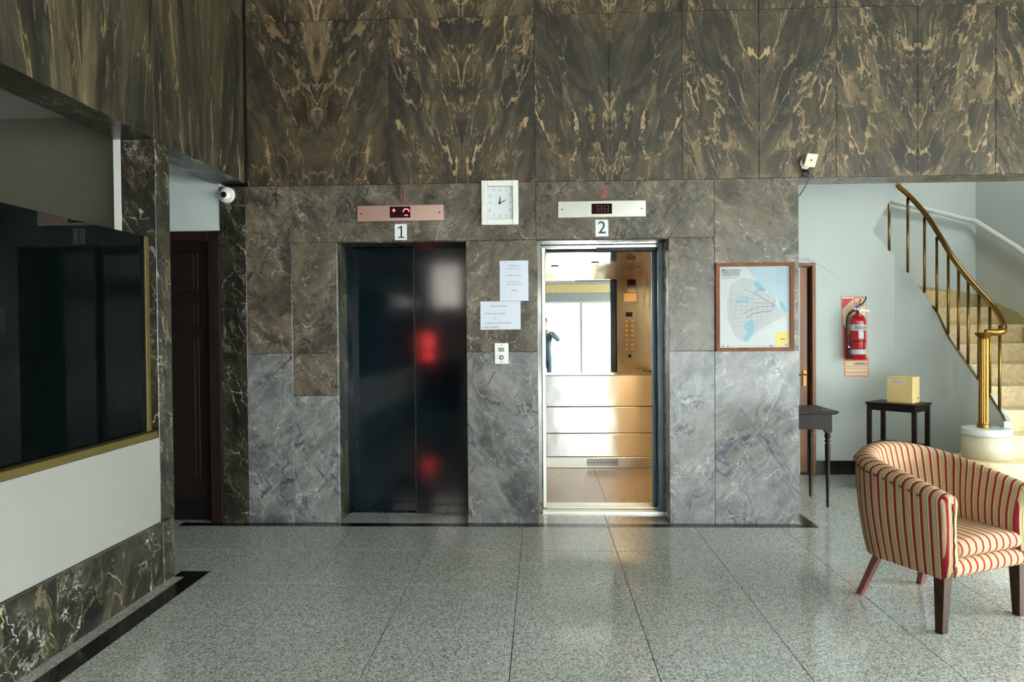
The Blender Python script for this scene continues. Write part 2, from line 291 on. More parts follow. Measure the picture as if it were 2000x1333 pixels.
# ---------------------------------------------------------------- mesh helpers
ROOT = {}
def mats(m): return m if isinstance(m, (list, tuple)) else [m]
class MB:
    def __init__(s): s.bm = bmesh.new(); s.uvl = s.bm.loops.layers.uv.new('UVMap'); s.smooth = False
    def face(s, vs, mi=0, uvs=None, smooth=False):
        try: f = s.bm.faces.new(vs)
        except ValueError: return None
        f.material_index = mi; f.smooth = smooth
        if uvs:
            for l, u in zip(f.loops, uvs): l[s.uvl].uv = u
        return f
    def box(s, x0, x1, y0, y1, z0, z1, mi=0, bev=0.0, seg=1):
        r = bmesh.ops.create_cube(s.bm, size=1.0)
        vs = r['verts']
        for v in vs: v.co = Vector(((x0+x1)/2+v.co.x*(x1-x0), (y0+y1)/2+v.co.y*(y1-y0), (z0+z1)/2+v.co.z*(z1-z0)))
        fs = set(f for v in vs for f in v.link_faces)
        if bev:
            es = list(set(e for v in vs for e in v.link_edges))
            bmesh.ops.bevel(s.bm, geom=es, offset=bev, segments=seg, affect='EDGES', profile=.5)
            fs = None
        if mi or bev:
            if fs is None:
                s.bm.faces.ensure_lookup_table()
                fs = [f for f in s.bm.faces if f.tag is False and not f.hide and f not in s._done] if hasattr(s, '_done') else [f for f in s.bm.faces if not f.tag]
            for f in fs:
                if not f.tag: f.material_index = mi
        for f in s.bm.faces: f.tag = True
        return s
    def hexa(s, b, t, mi=0):      # 4 bottom corners, 4 top corners (ccw from above)
        v = [s.bm.verts.new(p) for p in list(b)+list(t)]
        for q in ((3, 2, 1, 0), (4, 5, 6, 7), (0, 1, 5, 4), (1, 2, 6, 5), (2, 3, 7, 6), (3, 0, 4, 7)): s.face([v[i] for i in q], mi)
        s._tag(); return s
    def _tag(s):
        for f in s.bm.faces: f.tag = True
    def tube(s, pts, r, n=10, mi=0, caps=True, smooth=True, closed=False, flat=1.0):
        pts = [Vector(p) for p in pts]; N = len(pts); rings = []
        rad = r if isinstance(r, (list, tuple)) else [r]*N
        prev = None
        for i, p in enumerate(pts):
            a = pts[(i-1) % N] if (closed or i > 0) else pts[i]; b = pts[(i+1) % N] if (closed or i < N-1) else pts[i]
            d = (b-a).normalized()
            if prev is None:
                up = Vector((0, 0, 1)) if abs(d.z) < .9 else Vector((1, 0, 0)); u = d.cross(up).normalized()
            else:
                u = (prev - d*prev.dot(d)).normalized()
            prev = u; w = d.cross(u)
            rings.append([s.bm.verts.new(p+(u*math.cos(2*PI*k/n)+w*math.sin(2*PI*k/n)*flat)*rad[i]) for k in range(n)])
        for i in range(N if closed else N-1):
            A, B = rings[i], rings[(i+1) % N]
            for k in range(n): s.face([A[k], A[(k+1) % n], B[(k+1) % n], B[k]], mi, None, smooth)
        if caps and not closed: s.face(rings[0][::-1], mi); s.face(rings[-1], mi)
        s._tag(); return s
    def lathe(s, prof, c=(0, 0, 0), n=24, mi=0, axis='Z', smooth=True):   # prof: (r, h)
        c = Vector(c); rings = []
        ax = {'Z': (Vector((1, 0, 0)), Vector((0, 1, 0)), Vector((0, 0, 1))), 'Y': (Vector((1, 0, 0)), Vector((0, 0, 1)), Vector((0, -1, 0)))}[axis] if isinstance(axis, str) else axis
        for r, h in prof:
            rings.append([s.bm.verts.new(c+(ax[0]*math.cos(2*PI*k/n)+ax[1]*math.sin(2*PI*k/n))*max(r, 1e-5)+ax[2]*h) for k in range(n)])
        for A, B in zip(rings[:-1], rings[1:]):
            for k in range(n): s.face([A[k], A[(k+1) % n], B[(k+1) % n], B[k]], mi, None, smooth)
        s.face(rings[0][::-1], mi); s.face(rings[-1], mi)
        s._tag(); return s
    def prism(s, poly, o, U, V, depth, mi=0):       # polygon (u,v) extruded along U x V
        o, U, V = Vector(o), Vector(U), Vector(V); N = U.cross(V).normalized()
        a = [s.bm.verts.new(o+U*u+V*v) for u, v in poly]; b = [s.bm.verts.new(o+U*u+V*v+N*depth) for u, v in poly]
        n = len(poly); s.face(a[::-1], mi); s.face(b, mi)
        for i in range(n): s.face([a[i], a[(i+1) % n], b[(i+1) % n], b[i]], mi)
        s._tag(); return s
    def slab(s, o, U, V, N, w, h, th, c=.0015, flip=1, off=(0, 0), mi=0):   # panel with chamfered front, UV in metres
        o, U, V, N = Vector(o), Vector(U), Vector(V), Vector(N)
        def ring(ins, d): return [(ins, ins, d), (w-ins, ins, d), (w-ins, h-ins, d), (ins, h-ins, d)]
        R = [ring(0, 0), ring(0, th-c), ring(c, th)]
        vs = [[s.bm.verts.new(o+U*u+V*v+N*d) for u, v, d in q] for q in R]
        def uvof(q): return (q[0]*flip+off[0], q[1]+off[1])
        for a in range(2):
            for k in range(4):
                k2 = (k+1) % 4
                s.face([vs[a][k], vs[a][k2], vs[a+1][k2], vs[a+1][k]], mi, [uvof(R[a][k]), uvof(R[a][k2]), uvof(R[a+1][k2]), uvof(R[a+1][k])])
        s.face(vs[2], mi, [uvof(q) for q in R[2]]); s.face(vs[0][::-1], mi, [uvof(q) for q in R[0][::-1]])
        s._tag(); return s
    def text(s, string, size, o, align='CENTER', mi=0, th=.0004, bold=0., U=(1, 0, 0), V=(0, 0, 1), sx=1.0):
        cu = bpy.data.curves.new('t', 'FONT'); cu.body = string; cu.size = size; cu.align_x = align; cu.align_y = 'CENTER'; cu.resolution_u = 3
        cu.extrude = 0; cu.offset = bold*size
        ob = bpy.data.objects.new('t', cu); C.objects.link(ob); bpy.context.view_layer.update()
        me = bpy.data.meshes.new_from_object(ob.evaluated_get(bpy.context.evaluated_depsgraph_get()))
        o, U, V = Vector(o), Vector(U), Vector(V); N = U.cross(V)
        vs = [s.bm.verts.new(o+U*v.co.x*sx+V*v.co.y+N*th) for v in me.vertices]
        for p in me.polygons: s.face([vs[i] for i in p.vertices], mi)
        bpy.data.objects.remove(ob); bpy.data.meshes.remove(me); bpy.data.curves.remove(cu)
        s._tag(); return s
    def build(s, name, m, parent=None, local=False, smooth=None, fix=True):
        if fix: bmesh.ops.recalc_face_normals(s.bm, faces=s.bm.faces)
        if parent is not None and not local:
            s.bm.transform(ROOT[parent.name].inverted())
        me = bpy.data.meshes.new(name); s.bm.to_mesh(me); s.bm.free()
        if smooth: 
            for p in me.polygons: p.use_smooth = True
        for x in mats(m): me.materials.append(M[x])
        o = bpy.data.objects.new(name, me); C.objects.link(o)
        if parent is not None: o.parent = parent; ROOT[o.name] = ROOT[parent.name]
        else: ROOT[o.name] = Matrix.Identity(4)
        return o
def thing(name, label, cat, loc=(0, 0, 0), rz=0, group=None):
    o = bpy.data.objects.new(name, None); C.objects.link(o); o.location = loc; o.rotation_euler = (0, 0, rz); o.empty_display_size = .1
    o['label'] = label; o['category'] = cat
    if group: o['group'] = group
    ROOT[o.name] = Matrix.Translation(loc) @ Matrix.Rotation(rz, 4, 'Z')
    return o
def struct(name, loc=(0, 0, 0)):
    o = bpy.data.objects.new(name, None); C.objects.link(o); o.location = loc; o['kind'] = 'structure'; ROOT[o.name] = Matrix.Translation(loc); return o
def tag(o, label, cat, group=None):
    o['label'] = label; o['category'] = cat
    if group: o['group'] = group
    return o
def st(o): o['kind'] = 'structure'; return o
def stuff(o): o['kind'] = 'stuff'; return o
def box(name, m, x0, x1, y0, y1, z0, z1, parent=None, bev=0, seg=1): return MB().box(x0, x1, y0, y1, z0, z1, 0, bev, seg).build(name, m, parent)

XL = -2.20     # lobby face of the left wall
WT = .262      # thickness of the lift wall
ZF = 2.52      # underside of the frieze
PT = .022      # marble panel thickness

# ---------------------------------------------------------------- shell
fl = struct('floor')
box('slab', 'core', -4.6, 7.0, YF-.1, 3.1, -.2, -.022, fl)
T, TX, TY = .618, -.1396, -.0306
tile_me = MB().slab((-T/2+.0019, -T/2+.003, 0), (1, 0, 0), (0, 1, 0), (0, 0, 1), T-.0038, T-.006, .0215, .0002).build('tile', 'terrazzo', fl)
first = True
for i in range(-5, 9):
    for k in range(-3, 6):
        cx, cy = TX+(i+.5)*T, TY-(k+.5)*T
        if cy > .3 and cx < 1.7: continue
        if first: o = tile_me; first = False
        else: o = tile_me.copy(); C.objects.link(o); o.parent = fl
        o.location = (cx, cy, -.022)
def floor_patch(name, x0, x1, y0, y1): return MB().slab((x0, y0, -.022), (1, 0, 0), (0, 1, 0), (0, 0, 1), x1-x0, y1-y0, .0215, .001).build(name, 'terrazzo', fl)
floor_patch('floor_margin', -4.5, 7, YF, TY-6*T-.001)
floor_patch('floor_margin', -4.5, TX-5*T-.001, TY-6*T, .05)
floor_patch('floor_margin', TX+9*T+.001, 7, TY-6*T, 3.0)
floor_patch('recess_floor', -1.60, -.46, .5875, .70)
# black granite inlay band, set flush in the floor
INL = [(-2.70, -.002, -.088, -.002), (-.002, 1.985, -.088, -.002)]
for x0, x1, y0, y1 in INL: box('inlay_strip', 'black_stone', x0, x1, y0, y1, -.01, .0008, fl)
MB().prism([(1.90, -.002), (1.985, -.002), (1.985, .45), (1.90, .45)], (0, 0, -.01), (1, 0, 0), (0, 1, 0), .0108).build('inlay_strip', 'black_stone', fl)
box('inlay_strip', 'black_stone', -2.10, -1.993, -6.0, -1.17, -.01, .0008, fl)
box('inlay_strip', 'black_stone', -2.168, -1.993, -1.17, -1.076, -.01, .0008, fl)
st(box('ceiling', 'ceil', -4.6, 7.0, YF-.1, 3.1, 4.4, 4.55))
st(box('wall_outer_left', 'shell', -4.6, -4.5, YF, 3.0, 0, 4.4))
wor = struct('wall_right')
for q in ((YF, -7.6, 0, 4.4), (-1.2, 3.0, 0, 4.4), (-7.6, -1.2, 2.5, 4.4), (-7.6, -1.2, 0, .12)): box('wall_panel', 'shell', 6.6, 6.75, *q, wor)

# street front: solid piers with glazed openings
wf = struct('wall_front')
def wbox(x0, x1, z0, z1, m='shell'): box('wall_panel', m, x0, x1, YF-.12, YF, z0, z1, wf)
wbox(-4.5, .1, 0, 4.4); wbox(6.3, 6.75, 0, 4.4); wbox(.1, 6.3, 3.1, 4.4); wbox(.1, 2.9, 2.54, 4.2)
box('transom_beam', 'beige_beam', .1, 6.3, YF+.0, YF+.10, 2.34, 2.54, wf)
box('transom_rail', 'grey_plastic', .1, 6.3, YF-.02, YF+.06, 2.11, 2.34, wf)
for n, (x0, x1, z0, z1) in enumerate([(.1, 1.0, 0, 2.11), (1.0, 1.9, 0, 2.11), (1.9, 3.1, 0, 2.11), (3.1, 4.4, 0, 2.11), (4.4, 6.3, 0, 2.11), (2.9, 4.6, 2.54, 3.1), (4.6, 6.3, 2.54, 3.1)]):
    w = struct('window_%d' % (n+2))
    f = MB(); b = .03
    for q in ((x0, x0+b, z0, z1), (x1-b, x1, z0, z1), (x0+b, x1-b, z0, z0+b), (x0+b, x1-b, z1-b, z1)): f.box(q[0], q[1], YF-.08, YF-.03, q[2], q[3])
    f.build('window_frame', 'steel', w); box('pane', 'glass', x0+b, x1-b, YF-.06, YF-.052, z0+b, z1-b, w)
for n in range(4):
    w = struct('window_%d' % (n+9)); y0, y1 = -7.6+n*1.6, -6.0+n*1.6; f = MB(); b = .035
    for q in ((y0, y0+b, .12, 2.5), (y1-b, y1, .12, 2.5), (y0+b, y1-b, .12, .12+b), (y0+b, y1-b, 2.5-b, 2.5)): f.box(6.62, 6.68, *q)
    f.build('window_frame', 'steel', w); box('pane', 'glass', 6.645, 6.653, y0+b, y1-b, .12+b, 2.5-b, w)
st(box('trim_street', 'street', -30, 30, -40, YF-.13, -.3, -.05))
st(box('trim_pavement', 'street', 6.76, 30, YF-.13, 10, -.3, -.05))
bl = thing('street_building', 'pale building across the street, seen only through the entrance glass', 'building', (0, -24, -.05))
box('facade', 'facade_pale', -26, 26, -26, -24, -.05, 9, bl)
for k in range(8): box('window', 'ink_grey', -13+k*3.4, -11.4+k*3.4, -23.99, -23.93, 1.0, 3.0, bl)
sg = thing('lit_sign', 'red backlit sign box by the entrance, seen only as a glow on the elevator door', 'sign', (-2.28, YF+.1, 0))
box('housing', 'black_plastic', -2.50, -2.06, YF+.02, YF+.10, .58, 1.40, sg); box('base_post', 'steel_dark', -2.34, -2.22, YF+.02, YF+.09, 0, .58, sg)
box('lit_panel', 'sign_glow', -2.47, -2.09, YF+.102, YF+.11, .62, 1.02, sg); box('lit_panel', 'sign_glow', -2.47, -2.09, YF+.102, YF+.11, 1.08, 1.36, sg)

lb = thing('light_box', 'white light box high on the entrance wall, reflected in the elevator door', 'lamp', (-1.83, YF, 1.9))
box('housing', 'black_plastic', -2.13, -1.53, YF+.001, YF+.07, 1.86, 2.76, lb); box('lit_panel', 'panel_glow', -2.09, -1.57, YF+.071, YF+.08, 1.90, 2.72, lb)

lc = thing('blocker_cabinet', 'dark low cabinet standing near the street front behind the viewer', 'cabinet', (-1.8, -7.1, 0))  # unseen cabinet added to keep the red sign's glow off the floor
box('carcass', 'wood_dim', -2.13, -1.45, -7.3, -6.9, .05, .86, lc, .003); box('cabinet_top', 'wood_dim', -2.14, -1.43, -7.32, -6.88, .861, .89, lc, .003); box('plinth', 'black_plastic', -2.10, -1.48, -7.27, -6.93, 0, .049, lc)

# ---------------------------------------------------------------- lift wall: structural cores + marble panels
wb = struct('wall_back')
CO = PT+.001
def core(x0, x1, y0, y1, z0, z1, par=wb): box('core', 'core', x0, x1, y0, y1, z0, z1, par)
E1 = (-1.511, -.548); E2 = (-.022, .937); ZD = 2.09; XR = 1.872
core(-2.395, E1[0]-.02, CO, WT, 0, ZF); core(E1[1]+.02, E2[0]-.02, CO, WT, 0, ZF); core(E2[1]+.02, XR-.02, CO, WT, 0, ZF)
core(E1[0]-.02, E1[1]+.02, CO, WT, ZD+.02, ZF); core(E2[0]-.02, E2[1]+.02, CO, WT, ZD+.02, ZF)
core(-2.43, 6.6, CO, WT, ZF+.03, 4.4)
def panel(par, x0, x1, z0, z1, mat='marble_wall', flip=1, off=(0, 0), y=0.0, g=.0011):
    return MB().slab((x0+g, y+PT, z0+g), (1, 0, 0), (0, 0, 1), (0, -1, 0), x1-x0-2*g, z1-z0-2*g, PT, .0014, flip, off).build('marble_panel', mat, par)
ZJ, ZT = 1.27, 2.097
k = 0
def P(x0, x1, z0, z1, m='marble_wall'):
    global k; k += 1
    panel(wb, x0, x1, z0, z1, m, 1 if k % 2 else -1, (k*3.17 % 11, k*1.93 % 7))
P(-2.395, -2.195, 0, ZF, 'marble_dark')
P(-2.195, -1.852, 0, ZJ, 'marble_lower'); P(-2.195, -1.852, ZJ, ZF); P(-1.852, E1[0], 0, .955, 'marble_lower'); P(-1.852, E1[0], .955, ZJ); P(-1.852, E1[0], ZJ, ZT); P(-1.852, -1.030, ZT, ZF)
P(-1.030, -.03, ZT, ZF); P(E1[1], -.024, 0, ZJ+.002, 'marble_lower'); P(E1[1], -.024, ZJ+.002, ZT)
P(-.03, 1.267, ZT, ZF); P(E2[1], 1.267, 0, ZJ, 'marble_lower'); P(E2[1], 1.267, ZJ, ZT); P(1.267, XR, 0, ZJ, 'marble_lower'); P(1.267, XR, ZJ, ZF)
# reveals
def side(x, nx, y0, y1, z0, z1, m='marble_dark', par=wb, off=(0, 0)):
    if nx > 0: return MB().slab((x-PT, y0, z0), (0, 1, 0), (0, 0, 1), (1, 0, 0), y1-y0, z1-z0, PT, .0014, 1, off).build('marble_reveal', m, par)
    return MB().slab((x+PT, y1, z0), (0, -1, 0), (0, 0, 1), (-1, 0, 0), y1-y0, z1-z0, PT, .0014, 1, off).build('marble_reveal', m, par)
def soff(x0, x1, y0, y1, z, m='marble_dark', par=wb, off=(0, 0)):
    return MB().slab((x0, y1, z+PT), (1, 0, 0), (0, -1, 0), (0, 0, -1), x1-x0, y1-y0, PT, .0014, 1, off).build('marble_soffit', m, par)
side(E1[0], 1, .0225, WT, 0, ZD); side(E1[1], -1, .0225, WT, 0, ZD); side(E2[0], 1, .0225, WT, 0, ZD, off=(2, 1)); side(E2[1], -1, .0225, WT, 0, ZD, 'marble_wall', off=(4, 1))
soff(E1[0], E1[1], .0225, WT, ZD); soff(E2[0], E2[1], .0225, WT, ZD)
side(XR, 1, .0225, WT, 0, ZF, 'marble_wall', off=(5, 3))
# frieze above, book-matched
FX = [-2.177, -1.646, -1.110, -.571, -.033, .512, 1.038, 1.589, 2.142, 2.713, 3.26, 3.8, 4.4]
for j in range(len(FX)-1):
    x0, x1 = FX[j], FX[j+1]; fl_ = 1 if j % 2 == 0 else -1
    pair = j//2
    # mirrored pair shares an axis at the joint between its two panels
    ax = FX[pair*2+1] if pair*2+1 < len(FX) else x1
    off = (pair*2.37+(x0-ax if fl_ == 1 else ax-x0), pair*1.7)
    panel(wb, x0, x1, ZF, 3.737, 'marble_frieze', fl_, off)
    panel(wb, x0, x1, 3.737, 4.39, 'marble_frieze', fl_, (off[0]+5.5, off[1]+4))
panel(wb, 4.4, 6.6, ZF, 3.737, 'marble_frieze', 1, (30, 3))
soff(XR-.0, 6.6, .0225, WT, ZF, 'marble_wall', off=(7, 7)); soff(-2.177, XR, .0225, .05, ZF+.006)

# ---------------------------------------------------------------- left wall: frieze, pillar, low wall, smoked glass
wl = struct('wall_left')
core(-2.42, XL-CO, YF, -.001, 2.57, 4.4, wl)
def lpanel(y0, y1, z0, z1, m, flip=1, off=(0, 0), x=XL, name='marble_panel', g=.0011):
    return MB().slab((x-PT, y0+g, z0+g), (0, 1, 0), (0, 0, 1), (1, 0, 0), y1-y0-2*g, z1-z0-2*g, PT, .0014, flip, off).build(name, m, wl)
LY = [-.001, -.62, -1.25, -1.88, -2.51, -3.14, -3.9, -4.7, -5.6, -6.6, YF]
for j in range(len(LY)-1):
    lpanel(LY[j+1], LY[j], 2.545, 3.74, 'marble_left', 1 if j % 2 else -1, (j*1.31, j*.77)); lpanel(LY[j+1], LY[j], 3.74, 4.39, 'marble_left', 1, (j*2.31, 5+j))
MB().slab((-2.43, -.001, 2.567), (1, 0, 0), (0, -1, 0), (0, 0, -1), .23, -YF-.01, PT, .001, 1, (9, 2)).build('marble_soffit', 'marble_dark', wl)
# pillar between the glass and the alcove
core(-2.385, XL-CO, -1.24+CO, -1.09, 0, 2.545, wl)
lpanel(-1.24, -1.085, .345, 2.545, 'marble_dark', 1, (1.2, 3.3))
MB().slab((-2.402, -1.24+PT, 0), (1, 0, 0), (0, 0, 1), (0, -1, 0), .2, 2.543, PT, .0014, 1, (6.2, 1.4)).build('marble_panel', 'marble_dark', wl)
lpanel(-1.27, -1.16, 0, .345, 'marble_dark', 1, (4.2, 2.3), XL+.03); lpanel(-1.16, -1.085, 0, .345, 'marble_dark', 1, (4.31, 2.3))
MB().slab((XL-PT+.0005, -1.085, .0), (-1, 0, 0), (0, 0, 1), (0, 1, 0), .19, 2.543, .012, .001, 1, (2.5, 6)).build('marble_panel', 'marble_dark', wl)
# low wall
core(-2.36, XL-.0, YF, -1.27, 0, .82, wl)
box('plaster_panel', 'wall_cream', XL-.03, XL+.004, YF, -1.247, .345, .832, wl, .002)
for j in range(6):
    y1 = -1.27-j*.9; lpanel(y1-.9, y1, 0, .345, 'marble_dark', 1 if j % 2 else -1, (j*2.1+.4, j*1.1), XL+.03)
box('base_ledge', 'core', XL, XL+.0078, YF, -1.27, .30, .343, wl)
w1 = struct('window_1')
box('pane', 'glass_dark', -2.275, -2.25, -7.9, -1.284, .872, 1.985, w1)
g = MB(); g.box(-2.27, -2.196, -7.9, -1.2625, .833, .872, 0, .003); g.build('sill_trim', 'gold', w1)
box('side_trim', 'gold', -2.264, -2.243, -1.283, -1.2425, .872, 1.985, w1, .002)
# booth behind the glass, alcove with a dark door
wl2 = struct('wall_booth')
box('booth_wall', 'wall_grey', -4.5, -2.44, -1.1, -1.02, 0, 2.72, wl2)
box('booth_ceiling', 'wall_white', -4.5, -2.43, YF, -1.02, 2.72, 2.76, wl2)
box('booth_jamb', 'rail_white', -2.442, -2.403, -1.245, -1.1, 2.0, 2.545, wl2)
box('alcove_ceiling', 'wall_white', -4.5, -2.43, -1.02, .06, 2.62, 2.66, wl2)
box('alcove_wall', 'wall_white', -3.45, -2.397, .005, .30, 2.196, 2.62, wl2)
box('alcove_wall', 'wall_white', -4.5, -3.45, .005, .30, 0, 2.62, wl2)
d1 = struct('door_1')
box('door_frame', 'wood_dim', -2.49, -2.40, .0, .12, .0, 2.19, d1, .004); box('door_frame', 'wood_dim', -3.45, -3.38, .0, .12, 0, 2.19, d1, .004); box('door_frame', 'wood_dim', -3.38, -2.49, .0, .12, 2.12, 2.19, d1, .004)
b = MB(); b.box(-3.38, -2.49, .06, .10, .18, 2.12); 
for z0, z1 in ((.30, 1.40), (1.48, 1.66), (1.74, 2.04)):
    for x0, x1 in ((-3.28, -2.98), (-2.90, -2.59)):
        b.box(x0, x1, .052, .06, z0, z1, 0, .006); b.box(x0+.03, x1-.03, .046, .052, z0+.03, z1-.03, 0, .004)
b.build('door_leaf', 'wood_dim', d1)
box('kick_plate', 'black_plastic', -3.38, -2.49, .055, .10, .01, .18, d1)
# hidden enclosure behind the lift wall
we = struct('wall_shaft')
box('shaft_wall', 'shaft', -4.5, 1.46, 2.62, 2.68, 0, 4.4, we); box('shaft_wall', 'shell', 1.42, 1.46, WT, 2.62, 0, 4.4, we); box('shaft_wall', 'shaft', -.30, -.25, .50, 2.62, 0, 4.4, we)

# ---------------------------------------------------------------- lift 1 (closed)
e1 = thing('elevator', 'closed elevator with dark glossy double doors under the number 1', 'elevator', (-1.03, .3, 0), group='elevators')
box('door_panel', 'elev_door', -.975, -.50, .262, .297, .008, 2.14, e1, .002)
box('door_panel', 'elev_door', -1.56, -.955, .312, .347, .008, 2.14, e1, .002)
box('edge_gasket', 'rubber', -.983, -.9752, .258, .300, .008, 2.14, e1, .001); box('edge_strip', 'steel_dark', -.9850, -.9832, .262, .300, .008, 2.14, e1); box('jamb_strip', 'elev_door', -1.510, -1.498, .264, .311, .006, 2.09, e1)
s_ = MB(); s_.box(-1.56, -.50, .258, .36, -.004, .003); s_.box(-1.56, -.50, .278, .282, .003, .0045); s_.build('sill', 'steel_dark', e1)
box('header', 'black_plastic', -1.56, -.50, .35, .39, 2.05, 2.2, e1)
# ---------------------------------------------------------------- lift 2 (open, with its cab)
e2 = thing('elevator', 'open elevator with lit mirrored steel cab under the number 2', 'elevator', (.45, .3, 0), group='elevators')
def eb(n, m, *a, bev=0): return box(n, m, *a, e2, bev)
eb('door_jamb', 'steel_bright', -.024, .008, .262, .36, .0, 2.14, bev=.003); eb('door_jamb', 'steel', .010, .040, .40, .50, .0, 2.10, bev=.003)
eb('door_panel', 'steel_dark', .902, 1.5, .265, .300, .02, 2.13, bev=.003); eb('door_panel', 'steel_dark', .918, 1.5, .305, .340, .02, 2.13, bev=.003); eb('cab_door', 'steel_dark', .880, 1.33, .425, .460, .02, 2.13, bev=.003)
s_ = MB(); s_.box(-.05, 1.5, .262, .375, -.004, .012); 
for y in (.28, .31, .34): s_.box(-.05, 1.5, y, y+.008, .012, .016)
s_.build('landing_sill', 'steel', e2)
s_ = MB(); s_.box(-.05, 1.33, .40, .60, -.004, .012)
for y in (.42, .455, .49, .53, .57): s_.box(-.05, 1.33, y, y+.012, .012, .0155)
s_.build('cab_sill', 'steel', e2)
eb('header', 'steel_bright', -.05, 1.33, .30, .36, 2.066, 2.16); eb('header', 'steel_bright', -.05, 1.33, .50, .56, 2.05, 2.2)
eb('header_seal', 'rubber', .44, .95, .362, .372, 2.045, 2.066)
YB, CX0, CX1, CZ = 2.12, -.06, 1.30, 2.166
b = MB(); b.slab((CX0, .60, -.01), (1, 0, 0), (0, 1, 0), (0, 0, 1), .53-CX0, YB-.6, .012, .001); b.slab((.533, .60, -.01), (1, 0, 0), (0, 1, 0), (0, 0, 1), CX1-.533, YB-.6, .012, .001)
b.build('cab_floor', 'cab_floor', e2)
eb('cab_side', 'cab_wall', CX0-.03, CX0, .56, YB+.02, 0, 2.25); eb('cab_side', 'cab_wall', CX1, CX1+.03, .56, YB+.02, 0, 2.25)
eb('mirror', 'mirror', CX0, CX1, YB, YB+.02, .99, CZ)
eb('mirror_rail', 'steel_bright', CX0, CX1, YB-.012, YB+.01, .962, .99, bev=.003)
for z0, z1 in ((.636, .960), (.361, .634), (.117, .359)):
    eb('cab_panel', 'cab_panel', CX0, CX1, YB-.006, YB+.02, z0+.003, z1-.003, bev=.003)
kp = eb('kick_plate', 'steel', CX0, CX1, YB-.012, YB+.02, .004, .114, bev=.002)
gb = MB(); gb.box(.468, .788, YB-.016, YB-.0125, .026, .094); gb.build('vent', 'rubber', kp)
g = MB()
for q in range(22):
    x = .474+q*.0145; g.prism([(0, 0), (.004, 0), (.018, .066), (.014, .066)], (x-.004, YB-.0165, .027), (1, 0, 0), (0, 0, 1), .002); g.prism([(.014, 0), (.018, 0), (.004, .066), (0, .066)], (x-.004, YB-.0165, .027), (1, 0, 0), (0, 0, 1), .002)
stuff(g.build('vent_mesh', 'steel', kp))
cl = MB()
for x0, x1 in ((CX0, .30), (.302, CX1)):
    for y0, y1 in ((.56, 1.2), (1.202, YB)): cl.box(x0, x1, y0, y1, CZ, CZ+.02, 0, .001)
cl = cl.build('cab_ceiling', 'steel_bright', e2)
for x, y, on in ((.17, 1.26, 0), (.95, 1.30, 1), (.95, 1.80, 1), (1.15, 1.0, 1), (.6, 1.65, 0)):
    MB().lathe([(.045, 0), (.045, .006), (.034, .008), (.030, .004)], (x, y, CZ-.008), 20).build('downlight_ring', 'steel' if on else 'black_plastic', cl)
    MB().lathe([(.028, 0), (.028, .003)], (x, y, CZ-.0065), 16).build('downlight_lamp', 'glow_warm' if on else 'grey_plastic', cl)
    if on:
        l = bpy.data.lights.new('downlight', 'SPOT'); l.energy = 10; l.color = (1, .62, .27); l.spot_size = 2.3; l.spot_blend = .6; l.shadow_soft_size = .03
        o = bpy.data.objects.new('downlight', l); C.objects.link(o); o.location = (x, y, CZ-.012)
eb('front_return', 'cab_wall', .945, CX1, .58, .61, 0, CZ); eb('front_return', 'cab_wall', CX0, .012, .58, .61, 0, CZ); eb('front_transom', 'cab_wall', .012, .945, .58, .61, 2.055, CZ)
cp = eb('control_panel', 'cab_wall', 1.005, 1.205, .611, .622, .98, 2.05, bev=.003)
MB().box(1.052, 1.132, .623, .625, 1.586, 1.643).build('floor_display', 'black_plastic', cp)
MB().box(1.072, 1.178, .623, .632, 1.885, 2.045, 0, .004).build('notice_plate', 'paper_white', cp); MB().box(1.027, 1.184, .623, .627, 1.775, 1.875, 0, .003).build('notice_plate', 'sign_cream', cp)
bt = None
for r in range(7):
    for c in range(2):
        x, z = 1.063+c*.069, 1.529-r*.0575
        if bt is None: bt = MB().lathe([(.017, 0), (.017, .006), (.013, .009)], (x, .622, z), 14, 0, (Vector((1, 0, 0)), Vector((0, 0, -1)), Vector((0, 1, 0)))).build('button', 'button_ivory', cp); x0_, z0_ = x, z
        else:
            o = bt.copy(); C.objects.link(o); o.parent = cp; o.location = (x-x0_, 0, z-z0_)
MB().lathe([(.02, 0), (.02, .006), (.012, .008)], (1.099, .622, 1.10), 14, 0, (Vector((1, 0, 0)), Vector((0, 0, -1)), Vector((0, 1, 0)))).build('key_switch', 'black_plastic', cp)
hr = MB().tube([(CX1-.06, .8, .93), (CX1-.06, 1.95, .93)], .016, 12).build('handrail', 'brass', e2)
for y in (.9, 1.85): MB().tube([(CX1-.06, y, .93), (CX1, y, .93)], .008, 8).build('bracket', 'brass', hr)

